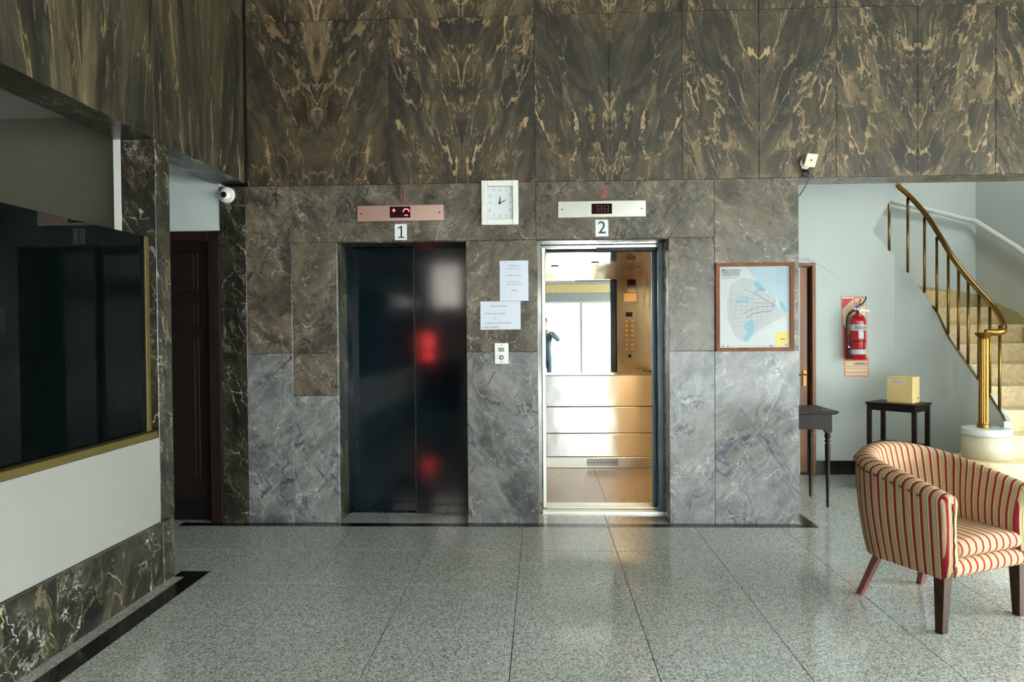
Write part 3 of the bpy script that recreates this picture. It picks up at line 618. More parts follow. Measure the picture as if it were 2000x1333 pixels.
# ---------------------------------------------------------------- things on the lift wall
def indicator(label, x0, x1, z0, z1, sx0, sx1, sz0, sz1, m, lit):
    r = thing('floor_indicator', label, 'indicator', ((x0+x1)/2, 0, z0), group='floor indicators')
    box('face_plate', m, x0, x1, -.012, -.0005, z0, z1, r, .002)
    d = box('display', 'screen', sx0, sx1, -.0145, -.0125, sz0, sz1, r)
    w, h = sx1-sx0, sz1-sz0
    if lit:
        g = MB(); cx, cz = sx0+w*.2, sz0+h*.62
        g.prism([(-.014, 0), (.014, 0), (0, .017)], (cx, -.0146, cz), (1, 0, 0), (0, 0, 1), .0006)
        g.box(cx-.004, cx+.004, -.0152, -.0146, cz-.008, cz)
        g.build('lit_arrow', 'led', d)
        g = MB(); cx, cz = sx0+w*.80, sz0+h*.55
        for a in range(9):
            t = PI*(.02+.96*a/8); g.box(cx+.021*math.cos(t)-.004, cx+.021*math.cos(t)+.004, -.0152, -.0146, cz+.019*math.sin(t)-.004, cz+.019*math.sin(t)+.004)
        g.build('lit_digit', 'led', d)
        MB().box(cx-.012, cx+.012, -.0152, -.0146, sz0+h*.18, sz0+h*.26).build('lit_digit', 'led', d)
    else:
        g = MB()
        for cx in (sx0+w*.3, sx0+w*.62):
            for q in range(2): g.box(cx+q*.03-.003, cx+q*.03+.003, -.0150, -.0146, sz0+h*.2, sz0+h*.8)
            for q in range(3): g.box(cx+.003, cx+.027, -.0150, -.0146, sz0+h*(.2+.28*q), sz0+h*(.25+.28*q))
        g.build('unlit_digit', 'led_dim', d)
    for x in (x0+.03, x1-.03): MB().lathe([(.006, 0), (.005, .002)], (x, -.0125, (z0+z1)/2), 10, 0, 'Y').build('screw', 'ink', r)
indicator('steel floor indicator above elevator 1 with red lit arrow and digit', -1.352, -.711, 2.246, 2.363, -1.108, -.955, 2.270, 2.352, 'steel_red_reflection', True)
indicator('steel floor indicator above elevator 2 with unlit dark display', .133, .772, 2.253, 2.372, .377, .526, 2.276, 2.352, 'steel', False)

def numeral_one(mb, cx, cz, h, y, mi=0, th=.0006):
    w = h*.13
    mb.box(cx-w/2, cx+w/2, y-th, y, cz-h/2, cz+h/2, mi)
    mb.prism([(0, 0), (0, -h*.13), (-h*.25, -h*.26), (-h*.25, -h*.14)], (cx-w/2+.001, y, cz+h/2), (1, 0, 0), (0, 0, 1), th, mi)
    mb.box(cx-h*.27, cx+h*.27, y-th, y, cz-h/2, cz-h/2+h*.09, mi)
def numsign(label, x0, x1, z0, z1, n):
    r = thing('number_sign', label, 'sign', ((x0+x1)/2, 0, z0), group='elevator number signs')
    box('card', 'paper_white', x0, x1, -.003, -.0004, z0, z1, r)
    g = MB()
    if n == 1: numeral_one(g, (x0+x1)/2+.004, (z0+z1)/2, .088, -.0034)
    else: g.text('2', .128, ((x0+x1)/2, -.0034, (z0+z1)/2), bold=.004)
    g.build('numeral', 'ink', r)
numsign('white card with black numeral 1 above the closed elevator', -1.074, -.984, 2.107, 2.225, 1)
numsign('white card with black numeral 2 above the open elevator', .406, .499, 2.114, 2.235, 2)
g = MB(); numeral_one(g, -1.012, 2.428, .085, -.0012); g = g.build('painted_numeral', 'red_paint_dark'); tag(g, 'faded dark red painted numeral 1 on marble above the left floor indicator', 'numeral', 'painted red numerals')
g = MB(); g.text('2', .125, (.471, -.0006, 2.436), bold=.012, sx=.72, th=.0006); g = g.build('painted_numeral', 'red_paint'); tag(g, 'bright red painted numeral 2 on marble above the right floor indicator', 'numeral', 'painted red numerals')

# clock
ck = thing('wall_clock', 'white rectangular wall clock between the two elevators', 'clock', (-.292, 0, 2.205))
x0, x1, z0, z1 = -.427, -.157, 2.205, 2.529; t_ = .042
g = MB()
for q in ((x0, x0+t_, z0, z1), (x1-t_, x1, z0, z1), (x0+t_, x1-t_, z0, z0+t_), (x0+t_, x1-t_, z1-t_, z1)): g.box(q[0], q[1], -.036, -.0005, q[2], q[3], 0, .004, 2)
g.build('clock_frame', 'white_plastic', ck)
dl = box('dial', 'paper_white', x0+t_, x1-t_, -.020, -.004, z0+t_, z1-t_, ck)
g = MB(); b_ = .0018
for q in ((x0+t_+.002, x0+t_+.002+b_, z0+t_, z1-t_), (x1-t_-.004, x1-t_-.004+b_, z0+t_, z1-t_), (x0+t_, x1-t_, z0+t_+.002, z0+t_+.002+b_), (x0+t_, x1-t_, z1-t_-.004, z1-t_-.004+b_)): g.box(q[0], q[1], -.0212, -.0201, q[2], q[3])
g.build('dial_line', 'ink_grey', dl)
cx, cz = (x0+x1)/2, (z0+z1)/2
for nme, dx, dz in (('12', 0, .095), ('1', .045, .093), ('2', .074, .055), ('3', .074, 0), ('4', .074, -.055), ('5', .045, -.095), ('6', 0, -.097), ('7', -.045, -.095), ('8', -.074, -.055), ('9', -.074, 0), ('10', -.072, .052), ('11', -.045, .093)):
    g = MB(); g.text(nme, .028, (cx+dx, -.0202, cz+dz)); g.build('dial_numeral', 'ink_grey', dl)
def hand(ang, ln, w):
    a = math.radians(ang); U = Vector((math.cos(a), 0, -math.sin(a))); V = Vector((math.sin(a), 0, math.cos(a)))
    return MB().prism([(-w, -.012), (w, -.012), (w*.9, ln*.6), (0, ln), (-w*.9, ln*.6)], (cx, -.024, cz), U, V, .001)
hand(6, .052, .0035).build('hour_hand', 'ink', ck); hand(66, .064, .0026).build('minute_hand', 'ink', ck)
MB().lathe([(.005, 0), (.004, .004)], (cx, -.0235, cz), 12, 0, 'Y').build('hand_hub', 'ink', ck)
box('cover_glass', 'glass_ar', x0+t_, x1-t_, -.0305, -.029, z0+t_, z1-t_, ck)

# notices: lettering too blurred to read is set as grey word blocks
def words(g, x0, z, widths, h, y, gap=.004, mi=0):
    x = x0
    for w in widths:
        n = max(1, round(w/(h*.62)))
        for q in range(n):
            hh = h*random.choice((.62, .7, 1, .66)); g.box(x+q*w/n, x+(q+.62)*w/n, y-.0003, y, z, z+hh, mi)
        x += w+gap
n1 = thing('paper_notice', 'white upright paper notice taped beside the open elevator', 'notice', (-.193, 0, 1.648), group='paper notices')
box('sheet', 'paper', -.299, -.088, -.0030, -.0022, 1.648, 1.944, n1)
g = MB(); g.text('RECEPCION', .0135, (-.193, -.0031, 1.908), bold=.02)
g.box(-.232, -.153, -.0035, -.0031, 1.8985, 1.8995)
words(g, -.252, 1.882, (.016, .014, .07), .007, -.0032); words(g, -.243, 1.832, (.045, .004, .05), .010, -.0032); words(g, -.245, 1.785, (.03, .015, .02, .025), .008, -.0032); words(g, -.250, 1.766, (.024, .05, .036), .009, -.0032); words(g, -.213, 1.722, (.046,), .010, -.0032)
stuff(g.build('print', 'ink_grey', n1))
n2 = thing('paper_notice', 'white sideways paper notice overlapping below the upright one', 'notice', (-.295, 0, 1.438), group='paper notices')
box('sheet', 'paper', -.444, -.147, -.0021, -.0006, 1.438, 1.646, n2)
g = MB(); words(g, -.365, 1.606, (.045, .07), .012, -.0023); words(g, -.42, 1.552, (.006, .05, .04, .055), .010, -.0023); words(g, -.345, 1.515, (.02,), .010, -.0023); words(g, -.415, 1.482, (.075, .018, .10), .012, -.0023); words(g, -.425, 1.450, (.036, .085), .012, -.0023)
stuff(g.build('print', 'ink_grey', n2))

# call station
cs = thing('call_button_plate', 'white elevator call plate with button and key switch below the notices', 'call button', (-.290, 0, 1.185))
box('plate', 'white_plastic', -.341, -.239, -.010, -.0005, 1.185, 1.337, cs, .002)
b = MB(); b.box(-.309, -.271, -.0135, -.0105, 1.277, 1.303); b.build('button_bezel', 'ink', cs); MB().box(-.306, -.274, -.016, -.0135, 1.280, 1.300, 0, .001).build('button', 'grey_plastic', cs)
ks = MB().lathe([(.0155, 0), (.0155, .004), (.010, .006)], (-.290, -.0105, 1.232), 20, 0, 'Y').build('key_switch', 'black_plastic', cs); MB().lathe([(.008, 0), (.008, .003)], (-.290, -.0168, 1.232), 14, 0, 'Y').build('key_barrel', 'steel', ks)
for z in (1.322, 1.200): MB().lathe([(.004, 0), (.003, .0015)], (-.290, -.0103, z), 8, 0, 'Y').build('screw', 'ink', cs)

# framed map
mp = thing('framed_map', 'city transport map in reddish wooden frame on the right marble pier', 'map', (1.552, 0, 1.265))
x0, x1, z0, z1, t_ = 1.273, 1.831, 1.265, 1.908, .027
V3 = Vector
def rail_(p, q):  # mitred frame side: outer a,b inner c,d
    (ax, az), (bx, bz), (cx_, cz_), (dx, dz) = p
    g = MB(); b = [(ax, -.0005, az), (bx, -.0005, bz), (cx_, -.0005, cz_), (dx, -.0005, dz)]; t = [(x, -.022, z) for x, _, z in b]
    g.hexa(b, t); g.build('frame_side', 'frame_wood', mp)
O = [(x0, z0), (x1, z0), (x1, z1), (x0, z1)]; I = [(x0+t_, z0+t_), (x1-t_, z0+t_), (x1-t_, z1-t_), (x0+t_, z1-t_)]
for a in range(4):
    b = (a+1) % 4; rail_((O[a], O[b], I[b], I[a]), 0)
sh = box('map_sheet', 'map_paper', x0+t_, x1-t_, -.008, -.001, z0+t_, z1-t_, mp)
g = MB(); mx, mz, mw, mh = x0+t_, z0+t_, x1-x0-2*t_, z1-z0-2*t_
def poly(pts, mi, lay): g.prism([(u*mw, v*mh) for u, v in pts], (mx, -.0082-lay*.00025, mz), (1, 0, 0), (0, 0, 1), .0002, mi)
poly([(.38, .995), (.995, .995), (.995, .42), (.93, .46), (.80, .60), (.66, .70), (.52, .84)], 0, 0)
poly([(.10, .52), (.16, .78), (.33, .86), (.50, .84), (.64, .70), (.80, .60), (.82, .50), (.97, .40), (.80, .33), (.58, .22), (.36, .06), (.22, .14), (.12, .36)], 1, 1)
poly([(.18, .74), (.21, .80), (.27, .80), (.25, .74)], 0, 2); poly([(.49, .78), (.53, .83), (.60, .77), (.66, .70), (.60, .69), (.52, .74)], 2, 2)
poly([(.22, .59), (.41, .60), (.40, .55), (.24, .55)], 2, 2); poly([(.85, .58), (.90, .56), (.97, .45), (.93, .43), (.86, .50)], 2, 2)
poly([(.36, .30), (.46, .35), (.50, .30), (.49, .20), (.40, .07), (.33, .10), (.40, .18), (.34, .25)], 2, 2)
def line(pts, w, mi=3, lay=3):
    for (a, b), (c, d) in zip(pts[:-1], pts[1:]):
        L = math.hypot(c-a, d-b); nx, nz = -(d-b)/L*w, (c-a)/L*w
        poly([(a-nx, b-nz), (c-nx, d-nz), (c+nx, d+nz), (a+nx, b+nz)], mi, lay)
line([(.50, .67), (.66, .58), (.77, .53), (.80, .53)], .0035); line([(.36, .72), (.50, .67), (.52, .66)], .0022); line([(.38, .36), (.48, .42), (.60, .44), (.74, .45)], .004); line([(.34, .42), (.48, .48), (.60, .50), (.82, .51)], .003)
line([(.26, .63), (.40, .62), (.46, .58)], .002); line([(.50, .68), (.58, .72), (.64, .70)], .003); line([(.78, .59), (.76, .53), (.76, .46)], .003); line([(.50, .55), (.66, .54), (.80, .53)], .002)
for q in range(9):
    a = .14+q*.075; line([(a, .30+.1*math.sin(q)), (a+.04, .62+.1*math.cos(q*1.7))], .0009, 4, 3); line([(.14, .26+q*.05), (.72, .30+q*.042)], .0008, 4, 3)
poly([(.795, .02), (.985, .02), (.985, .19), (.795, .19)], 5, 3)
g.build('map_print', ['map_blue', 'map_grey', 'map_blue2', 'map_grey2', 'map_grey2', 'map_yellow'], sh)
g = MB()
for s_t, z, sz in (('Mapa con Subtes y', .957, .0165), ('Red de Ciclovías', .930, .0165), ('en Buenos Aires', .903, .0165)): g.text(s_t, sz*1.15, (mx+.036*mw, -.0094, mz+z*mh), 'LEFT', 0, .0003, .012)
g.build('map_title', 'ink', sh); g = MB()
g.text('BA', .017, (mx+.735*mw, -.0094, mz+.018*mh), bold=.03)
for u in (.04, .11): g.box(mx+u*mw, mx+u*mw+.008, -.0097, -.0094, mz+.012*mh, mz+.026*mh)
g.box(mx+.86*mw, mx+.93*mw, -.0097, -.0094, mz+.098*mh, mz+.108*mh); g.box(mx+.93*mw, mx+.96*mw, -.0097, -.0094, mz+.024*mh, mz+.034*mh)
stuff(g.build('map_lettering', 'ink', sh))
g = MB()
for q in range(2): words(g, mx+.036*mw, mz+(.872-q*.018)*mh, (.03, .05, .025), .006, -.0094)
for q in range(13): words(g, mx+.80*mw, mz+(.97-q*.016)*mh, (.02, .03), .0035, -.0094)
for q in range(6): words(g, mx+(.18+q*.085)*mw, mz+.014*mh, (.022,), .005, -.0094)
stuff(g.build('map_small_print', 'ink_grey', sh))
box('cover_glass', 'glass_ar', x0+t_, x1-t_, -.0135, -.012, z0+t_, z1-t_, mp)

# dome camera
dc = thing('dome_camera', 'white dome security camera on the left marble pier below the soffit', 'camera', (-2.335, 0, 2.457))
MB().lathe([(.060, 0.0005), (.060, .022), (.054, .030)], (-2.330, 0, 2.457), 32, 0, 'Y').build('base_ring', 'white_plastic', dc)
aim = Vector((.16, -1, -.16)).normalized(); ua = aim.cross(Vector((0, 0, 1))).normalized(); va = ua.cross(aim)
cb = MB().lathe([(.046*math.cos(a), .046*math.sin(a)) for a in [PI/2*q/8 for q in range(0, 7)]]+[(.022, .046)], (-2.335, -.026, 2.457), 28, 0, (ua, va, aim)).build('eyeball', 'white_plastic', dc)
MB().lathe([(.0215, .0465), (.0215, .049), (.012, .047)], (-2.335, -.026, 2.457), 24, 0, (ua, va, aim)).build('lens', 'black_plastic', cb)
# motion sensor with its cable
ms = thing('motion_sensor', 'small cream sensor box at the corner above the framed map', 'sensor', (1.93, 0, 2.6))
b = MB(); U = Vector((.96, 0, -.10)).normalized(); V = Vector((.26, -.12, 1)).normalized()
b.prism([(-.038, -.046), (.038, -.046), (.038, .046), (-.038, .046)], (1.932, -.055, 2.628), U, V, .026)
hs = b.build('sensor_housing', 'cream_plastic', ms)
MB().lathe([(.007, 0), (.006, .003)], (1.932, -.083, 2.625), 12, 0, 'Y').build('sensor_window', 'black_plastic', hs)
MB().tube([(1.89, -.003, 2.640), (1.878, -.03, 2.62), (1.885, -.045, 2.58), (1.91, -.05, 2.577), (1.922, -.05, 2.585)], .009, 8).build('bracket', 'white_plastic', ms)
MB().tube([(1.92, -.04, 2.585), (1.935, -.02, 2.55), (1.94, -.01, 2.50), (1.92, -.01, 2.46), (1.882, -.01, 2.40), (1.872, -.006, 2.385)], .0045, 8).build('cable', 'black_plastic', ms)
MB().tube([(1.90, -.02, 2.578), (1.89, -.02, 2.545), (1.92, -.02, 2.52), (1.945, -.02, 2.545), (1.93, -.02, 2.572), (1.90, -.02, 2.56)], .006, 8).build('cable_coil', 'black_plastic', ms)

# ---------------------------------------------------------------- stair hall
YW = 1.80
ws = struct('wall_stair')
def smooth_(p, n=5):
    out = []
    for i in range(len(p)-1):
        q = [Vector(p[max(0, min(len(p)-1, i+d))]) for d in (-1, 0, 1, 2)]
        for k_ in range(n):
            t = k_/n; v = .5*(2*q[1]+(q[2]-q[0])*t+(2*q[0]-5*q[1]+4*q[2]-q[3])*t*t+(3*q[1]-q[0]-3*q[2]+q[3])*t**3); out.append((v.x, v.y))
    return out+[tuple(p[-1])]
PATH = [(2.667, 1.8), (2.9, 1.8), (3.21, 1.8)]
SP = [(3.216, 1.8, 2.36), (3.32, 1.8, 2.235), (3.426, 1.8, 2.106), (3.471, 1.796, 2.047), (3.516, 1.786, 1.984), (3.559, 1.771, 1.92), (3.6, 1.75, 1.854), (3.638, 1.724, 1.778), (3.671, 1.693, 1.699), (3.701, 1.658, 1.624), (3.726, 1.62, 1.552), (3.745, 1.578, 1.458), (3.759, 1.535, 1.373), (3.767, 1.49, 1.309), (3.77, 1.43, 1.258), (3.77, 1.33, 1.179), (3.77, 1.235, 1.102), (3.77, 1.141, 1.027), (3.77, 1.048, .953), (3.77, .955, .889), (3.77, .88, .815), (3.77, .815, .755), (3.768, .74, .70), (3.74, .66, .66)]
def ribbon(pts, zb, th, name, m, par, close=True):     # pts (x,y,ztop); thickness towards the stair side (right/back)
    g = MB(); n = len(pts); A = []; B = []
    for i, (x, y, z) in enumerate(pts):
        a = Vector(pts[max(0, i-1)][:2]); b = Vector(pts[min(n-1, i+1)][:2]); d = (b-a).normalized(); nr = Vector((-d.y, d.x))
        q = Vector((x, y))+nr*th
        A.append((g.bm.verts.new((x, y, zb)), g.bm.verts.new((x, y, z)))); B.append((g.bm.verts.new((q.x, q.y, zb)), g.bm.verts.new((q.x, q.y, z))))
    for i in range(n-1):
        sm_ = i > 3; g.face([A[i][0], A[i+1][0], A[i+1][1], A[i][1]], 0, None, sm_); g.face([B[i+1][0], B[i][0], B[i][1], B[i+1][1]], 0, None, sm_)
        g.face([A[i][1], A[i+1][1], B[i+1][1], B[i][1]])
    g.face([A[0][0], A[0][1], B[0][1], B[0][0]]); g.face([A[-1][1], A[-1][0], B[-1][0], B[-1][1]])
    o = g.build(name, m, par)
    return o
ribbon([(2.667, YW, 2.36), (2.9, YW, 2.36)]+SP, 0, .05, 'spandrel_wall', 'wall_white', ws)
MB().prism([(1.461, 0), (2.522, 0), (2.522, 2.064), (2.667, 2.064), (2.667, 2.36), (3.211, 2.36), (3.75, 3.29), (3.75, 4.4), (1.461, 4.4)], (0, YW+.05, 0), (1, 0, 0), (0, 0, 1), .05).build('hall_wall', 'wall_white', ws)
# crease where the soffit of the upper flight rolls into the wall over the door
cv = smooth_([(1.47, 2.105), (2.50, 2.105), (2.60, 2.095), (2.70, 2.055), (2.80, 1.985), (2.90, 1.905), (3.0, 1.83), (3.08, 1.775)])
MB().tube([(x, YW+.004, z) for x, z in cv], [.014*min(1, (3.10-x)/.5)+.001 for x, z in cv], 8).build('soffit_crease', 'wall_white', ws)
st(box('baseboard_stair', 'black_stone', 2.667, 3.42, YW-.015, YW-.0005, 0, .135))
wsr = struct('wall_stairwell')
box('far_wall', 'wall_white', 1.461, 4.75, 2.66, 2.72, 0, 4.4, wsr); box('right_wall', 'wall_white', 4.70, 4.76, -.0+WT, 2.66, 0, 4.4, wsr)
# door, slightly ajar
d3 = struct('door_3')
for q in ((2.635, 2.669, 0, 2.061), (1.95, 2.545, 2.02, 2.061), (2.545, 2.635, 2.03, 2.061)): box('door_frame', 'wood_door', q[0], q[1], YW-.02, YW+.06, q[2], q[3], d3, .003)
lf = box('door_leaf', 'wood_door', 1.95, 2.60, YW+.02, YW+.05, .01, 2.02, d3, .002)
box('door_gap', 'shaft', 2.601, 2.634, YW+.045, YW+.06, 0, 2.02, d3)
lk = MB(); lk.box(2.555, 2.590, YW+.008, YW+.0195, .86, 1.02, 0, .002); lk.build('lock_plate', 'brass', lf)
MB().tube([(2.572, YW+.015, .975), (2.572, YW-.03, .975), (2.50, YW-.033, .975)], .008, 8).build('door_handle', 'brass', lf)

lt = MB(); lt.lathe([(.16, 0), (.16, -.03), (.15, -.04)], (4.1, 1.5, 4.40), 28)
lt = lt.build('hall_lamp', 'wall_white', wsr)
area('hall_lamp_light', (4.1, 1.5, 4.34), (0, 0, 0), .3, .3, 9, (.94, 1, .97))
# staircase
sc = thing('staircase', 'worn travertine staircase winding up to the left behind brass railing', 'staircase', (4.2, .4, 0))
RS, Y0, GO = .181, .43, .24
XI, XO = 3.78, 4.70
def step(poly_, z, name='stair_step'):
    g = MB(); n = .03
    g.prism(poly_, (0, 0, z-n), (1, 0, 0), (0, 1, 0), n); 
    o = g.build(name, 'step', sc); return o
def riser(p, q, z0, z1, th=.03):
    p, q = Vector(p), Vector(q); d = (q-p).normalized(); nr = Vector((-d.y, d.x))*th
    g = MB(); g.hexa([(p.x, p.y, z0), (q.x, q.y, z0), (q.x+nr.x, q.y+nr.y, z0), (p.x+nr.x, p.y+nr.y, z0)], [(p.x, p.y, z1), (q.x, q.y, z1), (q.x+nr.x, q.y+nr.y, z1), (p.x+nr.x, p.y+nr.y, z1)]); return g.build('stair_riser', 'step', sc)
NO = .022
# first step with a rounded end carrying the drum, second carries it too
dcx, dcy, dr = 3.61, .68, .172
def bull(r, y0, yb): 
    pts = [(XO, y0), (XO, yb), (dcx-.02, yb)]
    pts += [(dcx+r*math.cos(a), dcy+r*math.sin(a)) for a in [PI/2+PI*q/12 for q in range(0, 13)] if dcy+r*math.sin(a) > y0 and dcy+r*math.sin(a) < yb]
    return pts
def bull2(r, y0):
    return [(XO, y0), (XO, dcy+r), (dcx, dcy+r)]+[(dcx+r*math.cos(a), dcy+r*math.sin(a)) for a in [PI/2+PI*q/14 for q in range(1, 14)]]+[(dcx+.02, dcy-r), (XI+.1, y0)]
step(bull2(.50, .19), RS); MB().prism(bull2(.48, .212), (0, 0, 0), (1, 0, 0), (0, 1, 0), RS-.03).build('stair_riser', 'step', sc)
step(bull2(.25, Y0), 2*RS); MB().prism(bull2(.23, Y0+NO), (0, 0, RS), (1, 0, 0), (0, 1, 0), RS-.03).build('stair_riser', 'step', sc)
for i in range(1, 7):
    z = 2*RS+RS*i; y = Y0+GO*i
    step([(XI, y), (XO, y), (XO, y+GO+.05), (XI, y+GO+.05)], z); riser((XI, y+NO), (XO, y+NO), z-RS, z-.03)
# winders
pv = Vector((3.50, 1.98))
def outer(a):
    d = Vector((math.cos(a), math.sin(a))); ts = []
    if d.x > 1e-6: ts.append((XO-pv.x)/d.x)
    if d.y > 1e-6: ts.append((2.66-pv.y)/d.y)
    return pv+d*min(ts)
angs = [math.radians(a) for a in (12, 34, 58, 84, 108, 130)]
for i in range(3):
    z = 2*RS+RS*(7+i); a, b = angs[i], angs[i+1]
    pa, pb = outer(a), outer(b); pts = [tuple(pv), tuple(pa)]
    ca = math.atan2(2.66-pv.y, XO-pv.x)
    if a < ca < b: pts.append((XO, 2.66))
    pts += [tuple(pb)]
    step(pts, z); riser(tuple(pv+(pa-pv)*.02), tuple(pa), z-RS, z-.03)
step([(XI-.28, 1.98), (XI, Y0+GO*7), (XO, Y0+GO*7), tuple(outer(angs[0]))], 2*RS+RS*6, 'stair_step')
# skirting up the outer walls
MB().prism([(.262, .0), (2.66, .0), (2.66, 1.785), (1.93, 1.56), (.262, .33)], (XO-.012, 0, 0), (0, 1, 0), (0, 0, 1), .0115).build('stair_skirting', 'skirt_green', sc)
MB().prism([(3.55, 1.4), (XO-.012, 1.4), (XO-.012, 1.785), (4.04, 1.885), (3.55, 1.93)], (0, 2.659, 0), (1, 0, 0), (0, 0, 1), .012).build('stair_skirting', 'skirt_green', sc)
dm = MB().lathe([(dr, .363), (dr, .548)], (dcx, dcy, 0), 48).build('newel_drum', 'drum_cream', sc)
MB().lathe([(dr-.002, .549), (dr+.005, .556), (dr+.005, .602), (dr-.003, .61)], (dcx, dcy, 0), 48).build('drum_cap', 'rail_white', dm)

# brass railing
rl = thing('stair_railing', 'brass stair railing with curved handrail and fluted newel post', 'railing', (3.61, .68, .61))
HR = [(3.44, 1.80, 2.81), (3.462, 1.797, 2.777), (3.542, 1.777, 2.693), (3.663, 1.701, 2.493), (3.734, 1.603, 2.282), (3.768, 1.479, 2.089), (3.77, 1.312, 1.934), (3.77, 1.174, 1.824), (3.77, 1.018, 1.708), (3.77, .866, 1.60), (3.772, .775, 1.50), (3.765, .72, 1.43), (3.735, .685, 1.392), (3.69, .675, 1.383), (3.64, .68, 1.383), (3.59, .682, 1.383)]
def smooth(pts, n=4):
    out = []
    for i in range(len(pts)-1):
        p0, p1, p2, p3 = [Vector(pts[max(0, min(len(pts)-1, i+d))]) for d in (-1, 0, 1, 2)]
        for q in range(n):
            t = q/n; out.append(.5*((2*p1)+(-p0+p2)*t+(2*p0-5*p1+4*p2-p3)*t*t+(-p0+3*p1-3*p2+p3)*t**3))
    out.append(Vector(pts[-1])); return out
MB().tube([v+Vector((.012, .0, .0)) for v in smooth(HR)], .029, 12, 0, True, True, False, .75).build('handrail', 'brass', rl)
BAL = [(3.369, 1.815, 2.167, 2.651), (3.533, 1.79, 1.956, 2.68), (3.654, 1.72, 1.758, 2.48), (3.723, 1.635, 1.556, 2.28), (3.765, 1.521, 1.363, 2.10), (3.775, 1.375, 1.21, 1.965), (3.775, 1.228, 1.097, 1.845), (3.775, 1.074, .971, 1.725), (3.775, .922, .865, 1.60), (3.775, .791, .724, 1.44)]
for x, y, z0, z1 in BAL:
    b = MB().tube([(x+.012, y, z0), (x+.012, y, z1)], .0125, 8).build('baluster', 'brass', rl)
MB().tube([(x+.012, y+.004, z+.006) for x, y, z in SP[9:]], .013, 6, 0, True, True, False, .7).build('base_rail', 'brass', rl)
np_ = MB(); prof = []
c0 = Vector((dcx+.0, dcy, 0)); rings = []
for z, r in ((.612, .046), (.635, .046), (.64, .040), (.66, .036), (1.33, .034), (1.345, .042), (1.362, .060), (1.372, .066), (1.383, .060)):
    rings.append([np_.bm.verts.new((dcx-.02+r*(1-.10*(q % 2)*(0.66 <= z <= 1.33))*math.cos(2*PI*q/32), dcy+r*(1-.10*(q % 2)*(.66 <= z <= 1.33))*math.sin(2*PI*q/32), z)) for q in range(32)])
for a, b in zip(rings[:-1], rings[1:]):
    for q in range(32): np_.face([a[q], a[(q+1) % 32], b[(q+1) % 32], b[q]])
np_.face(rings[0][::-1]); np_.face(rings[-1]); np_.build('newel_post', 'brass', rl)
# white wall rail
wr = thing('wall_handrail', 'white handrail fixed along the far stair walls', 'handrail', (4.6, 2.6, 2.0))
wrp = [(3.72, 2.60, 2.80), (4.30, 2.60, 2.655), (4.60, 2.60, 2.575), (4.64, 2.56, 2.555), (4.64, 1.87, 2.185), (4.64, .4, 1.20)]
MB().tube(wrp, .026, 10, 0, True, True, False, 1.0).build('rail', 'rail_white', wr)
for x, y, z in ((4.18, 2.60, 2.66), (4.64, 2.3, 2.39), (4.64, 1.6, 1.98)):
    dx = (0, .06) if x < 4.5 else (.06, 0); MB().tube([(x, y, z), (x, y, z-.04), (x+dx[0], y+dx[1], z-.05)], .008, 8).build('bracket', 'rail_white', wr)

# fire extinguisher and its board
XT = 3.005
fs = thing('fire_sign', 'red and cream fire equipment board behind the extinguisher', 'sign', (XT, YW, .95))
g = MB(); BX0, BX1, BZ0, BZ1 = 2.932, 3.165, .953, 1.735
def tilt(u, v): return (BX0+u*(BX1-BX0)+.03*(.5-v), BZ0+v*(BZ1-BZ0))
def tp(pts, mi, lay): 
    q = [tilt(u, v) for u, v in pts]; g.prism(q, (0, (YW-.0036-lay*.0003) if lay else YW-.0003, 0), (1, 0, 0), (0, 0, 1), .0003 if lay else .0033, mi)
tp([(0, 0), (1, 0), (1, 1), (0, 1)], 0, 0); bd = g.build('board', 'sign_cream', fs)
g = MB()
tp([(.03, .84), (.03, .97), (.50, .97)], 0, 1); tp([(.03, .20), (.97, .20), (.97, .24), (.70, .215), (.62, .25), (.45, .42), (.03, .66)], 0, 1)
def outline(u0, u1, v0, v1, w=.012, mi=1):
    r = .3
    for q in ((u0, u1, v0, v0+w*.3), (u0, u1, v1-w*.3, v1), (u0, u0+w, v0, v1), (u1-w, u1, v0, v1)): tp([(q[0], q[2]), (q[1], q[2]), (q[1], q[3]), (q[0], q[3])], mi, 1)
outline(.0, 1.0, .0, 1.0, .016, 0); outline(.52, .92, .875, .985, .02, 1); outline(.03, .97, .125, .195, .014, 0); outline(.40, .95, .145, .175, .014, 1); outline(.03, .97, .015, .105, .014, 0)
tp([(.03, .052), (.97, .052), (.97, .057), (.03, .057)], 0, 1)
tp([(.58, .90), (.63, .90), (.63, .925), (.58, .925)], 0, 1); tp([(.70, .89), (.84, .89), (.80, .93), (.83, .95), (.76, .975), (.72, .94), (.68, .92)], 0, 2); tp([(.76, .895), (.80, .895), (.79, .92), (.77, .93)], 2, 3)
for q in range(6): tp([(.47+q*.07, .152), (.51+q*.07, .152), (.51+q*.07, .168), (.47+q*.07, .168)], 1, 1)
g.build('print', ['sign_red', 'ink', 'sign_cream'], bd)
fe = thing('fire_extinguisher', 'red fire extinguisher with black hose hung on the stair wall', 'fire extinguisher', (XT+.03, YW-.075, 1.10))
ex, ey = XT+.035, YW-.085
MB().lathe([(.066, 1.125), (.072, 1.132), (.072, 1.47), (.070, 1.50), (.058, 1.535), (.036, 1.556), (.02, 1.562)], (ex, ey, 0), 32).build('cylinder', 'ext_red', fe)
for z0, z1, m in ((1.40, 1.46, 'label_silver'), (1.175, 1.222, 'label_silver')):
    MB().lathe([(.0725, z0), (.0728, z0+.001), (.0728, z1-.001), (.0725, z1)], (ex, ey, 0), 32).build('label_band', m, fe)
g = MB(); 
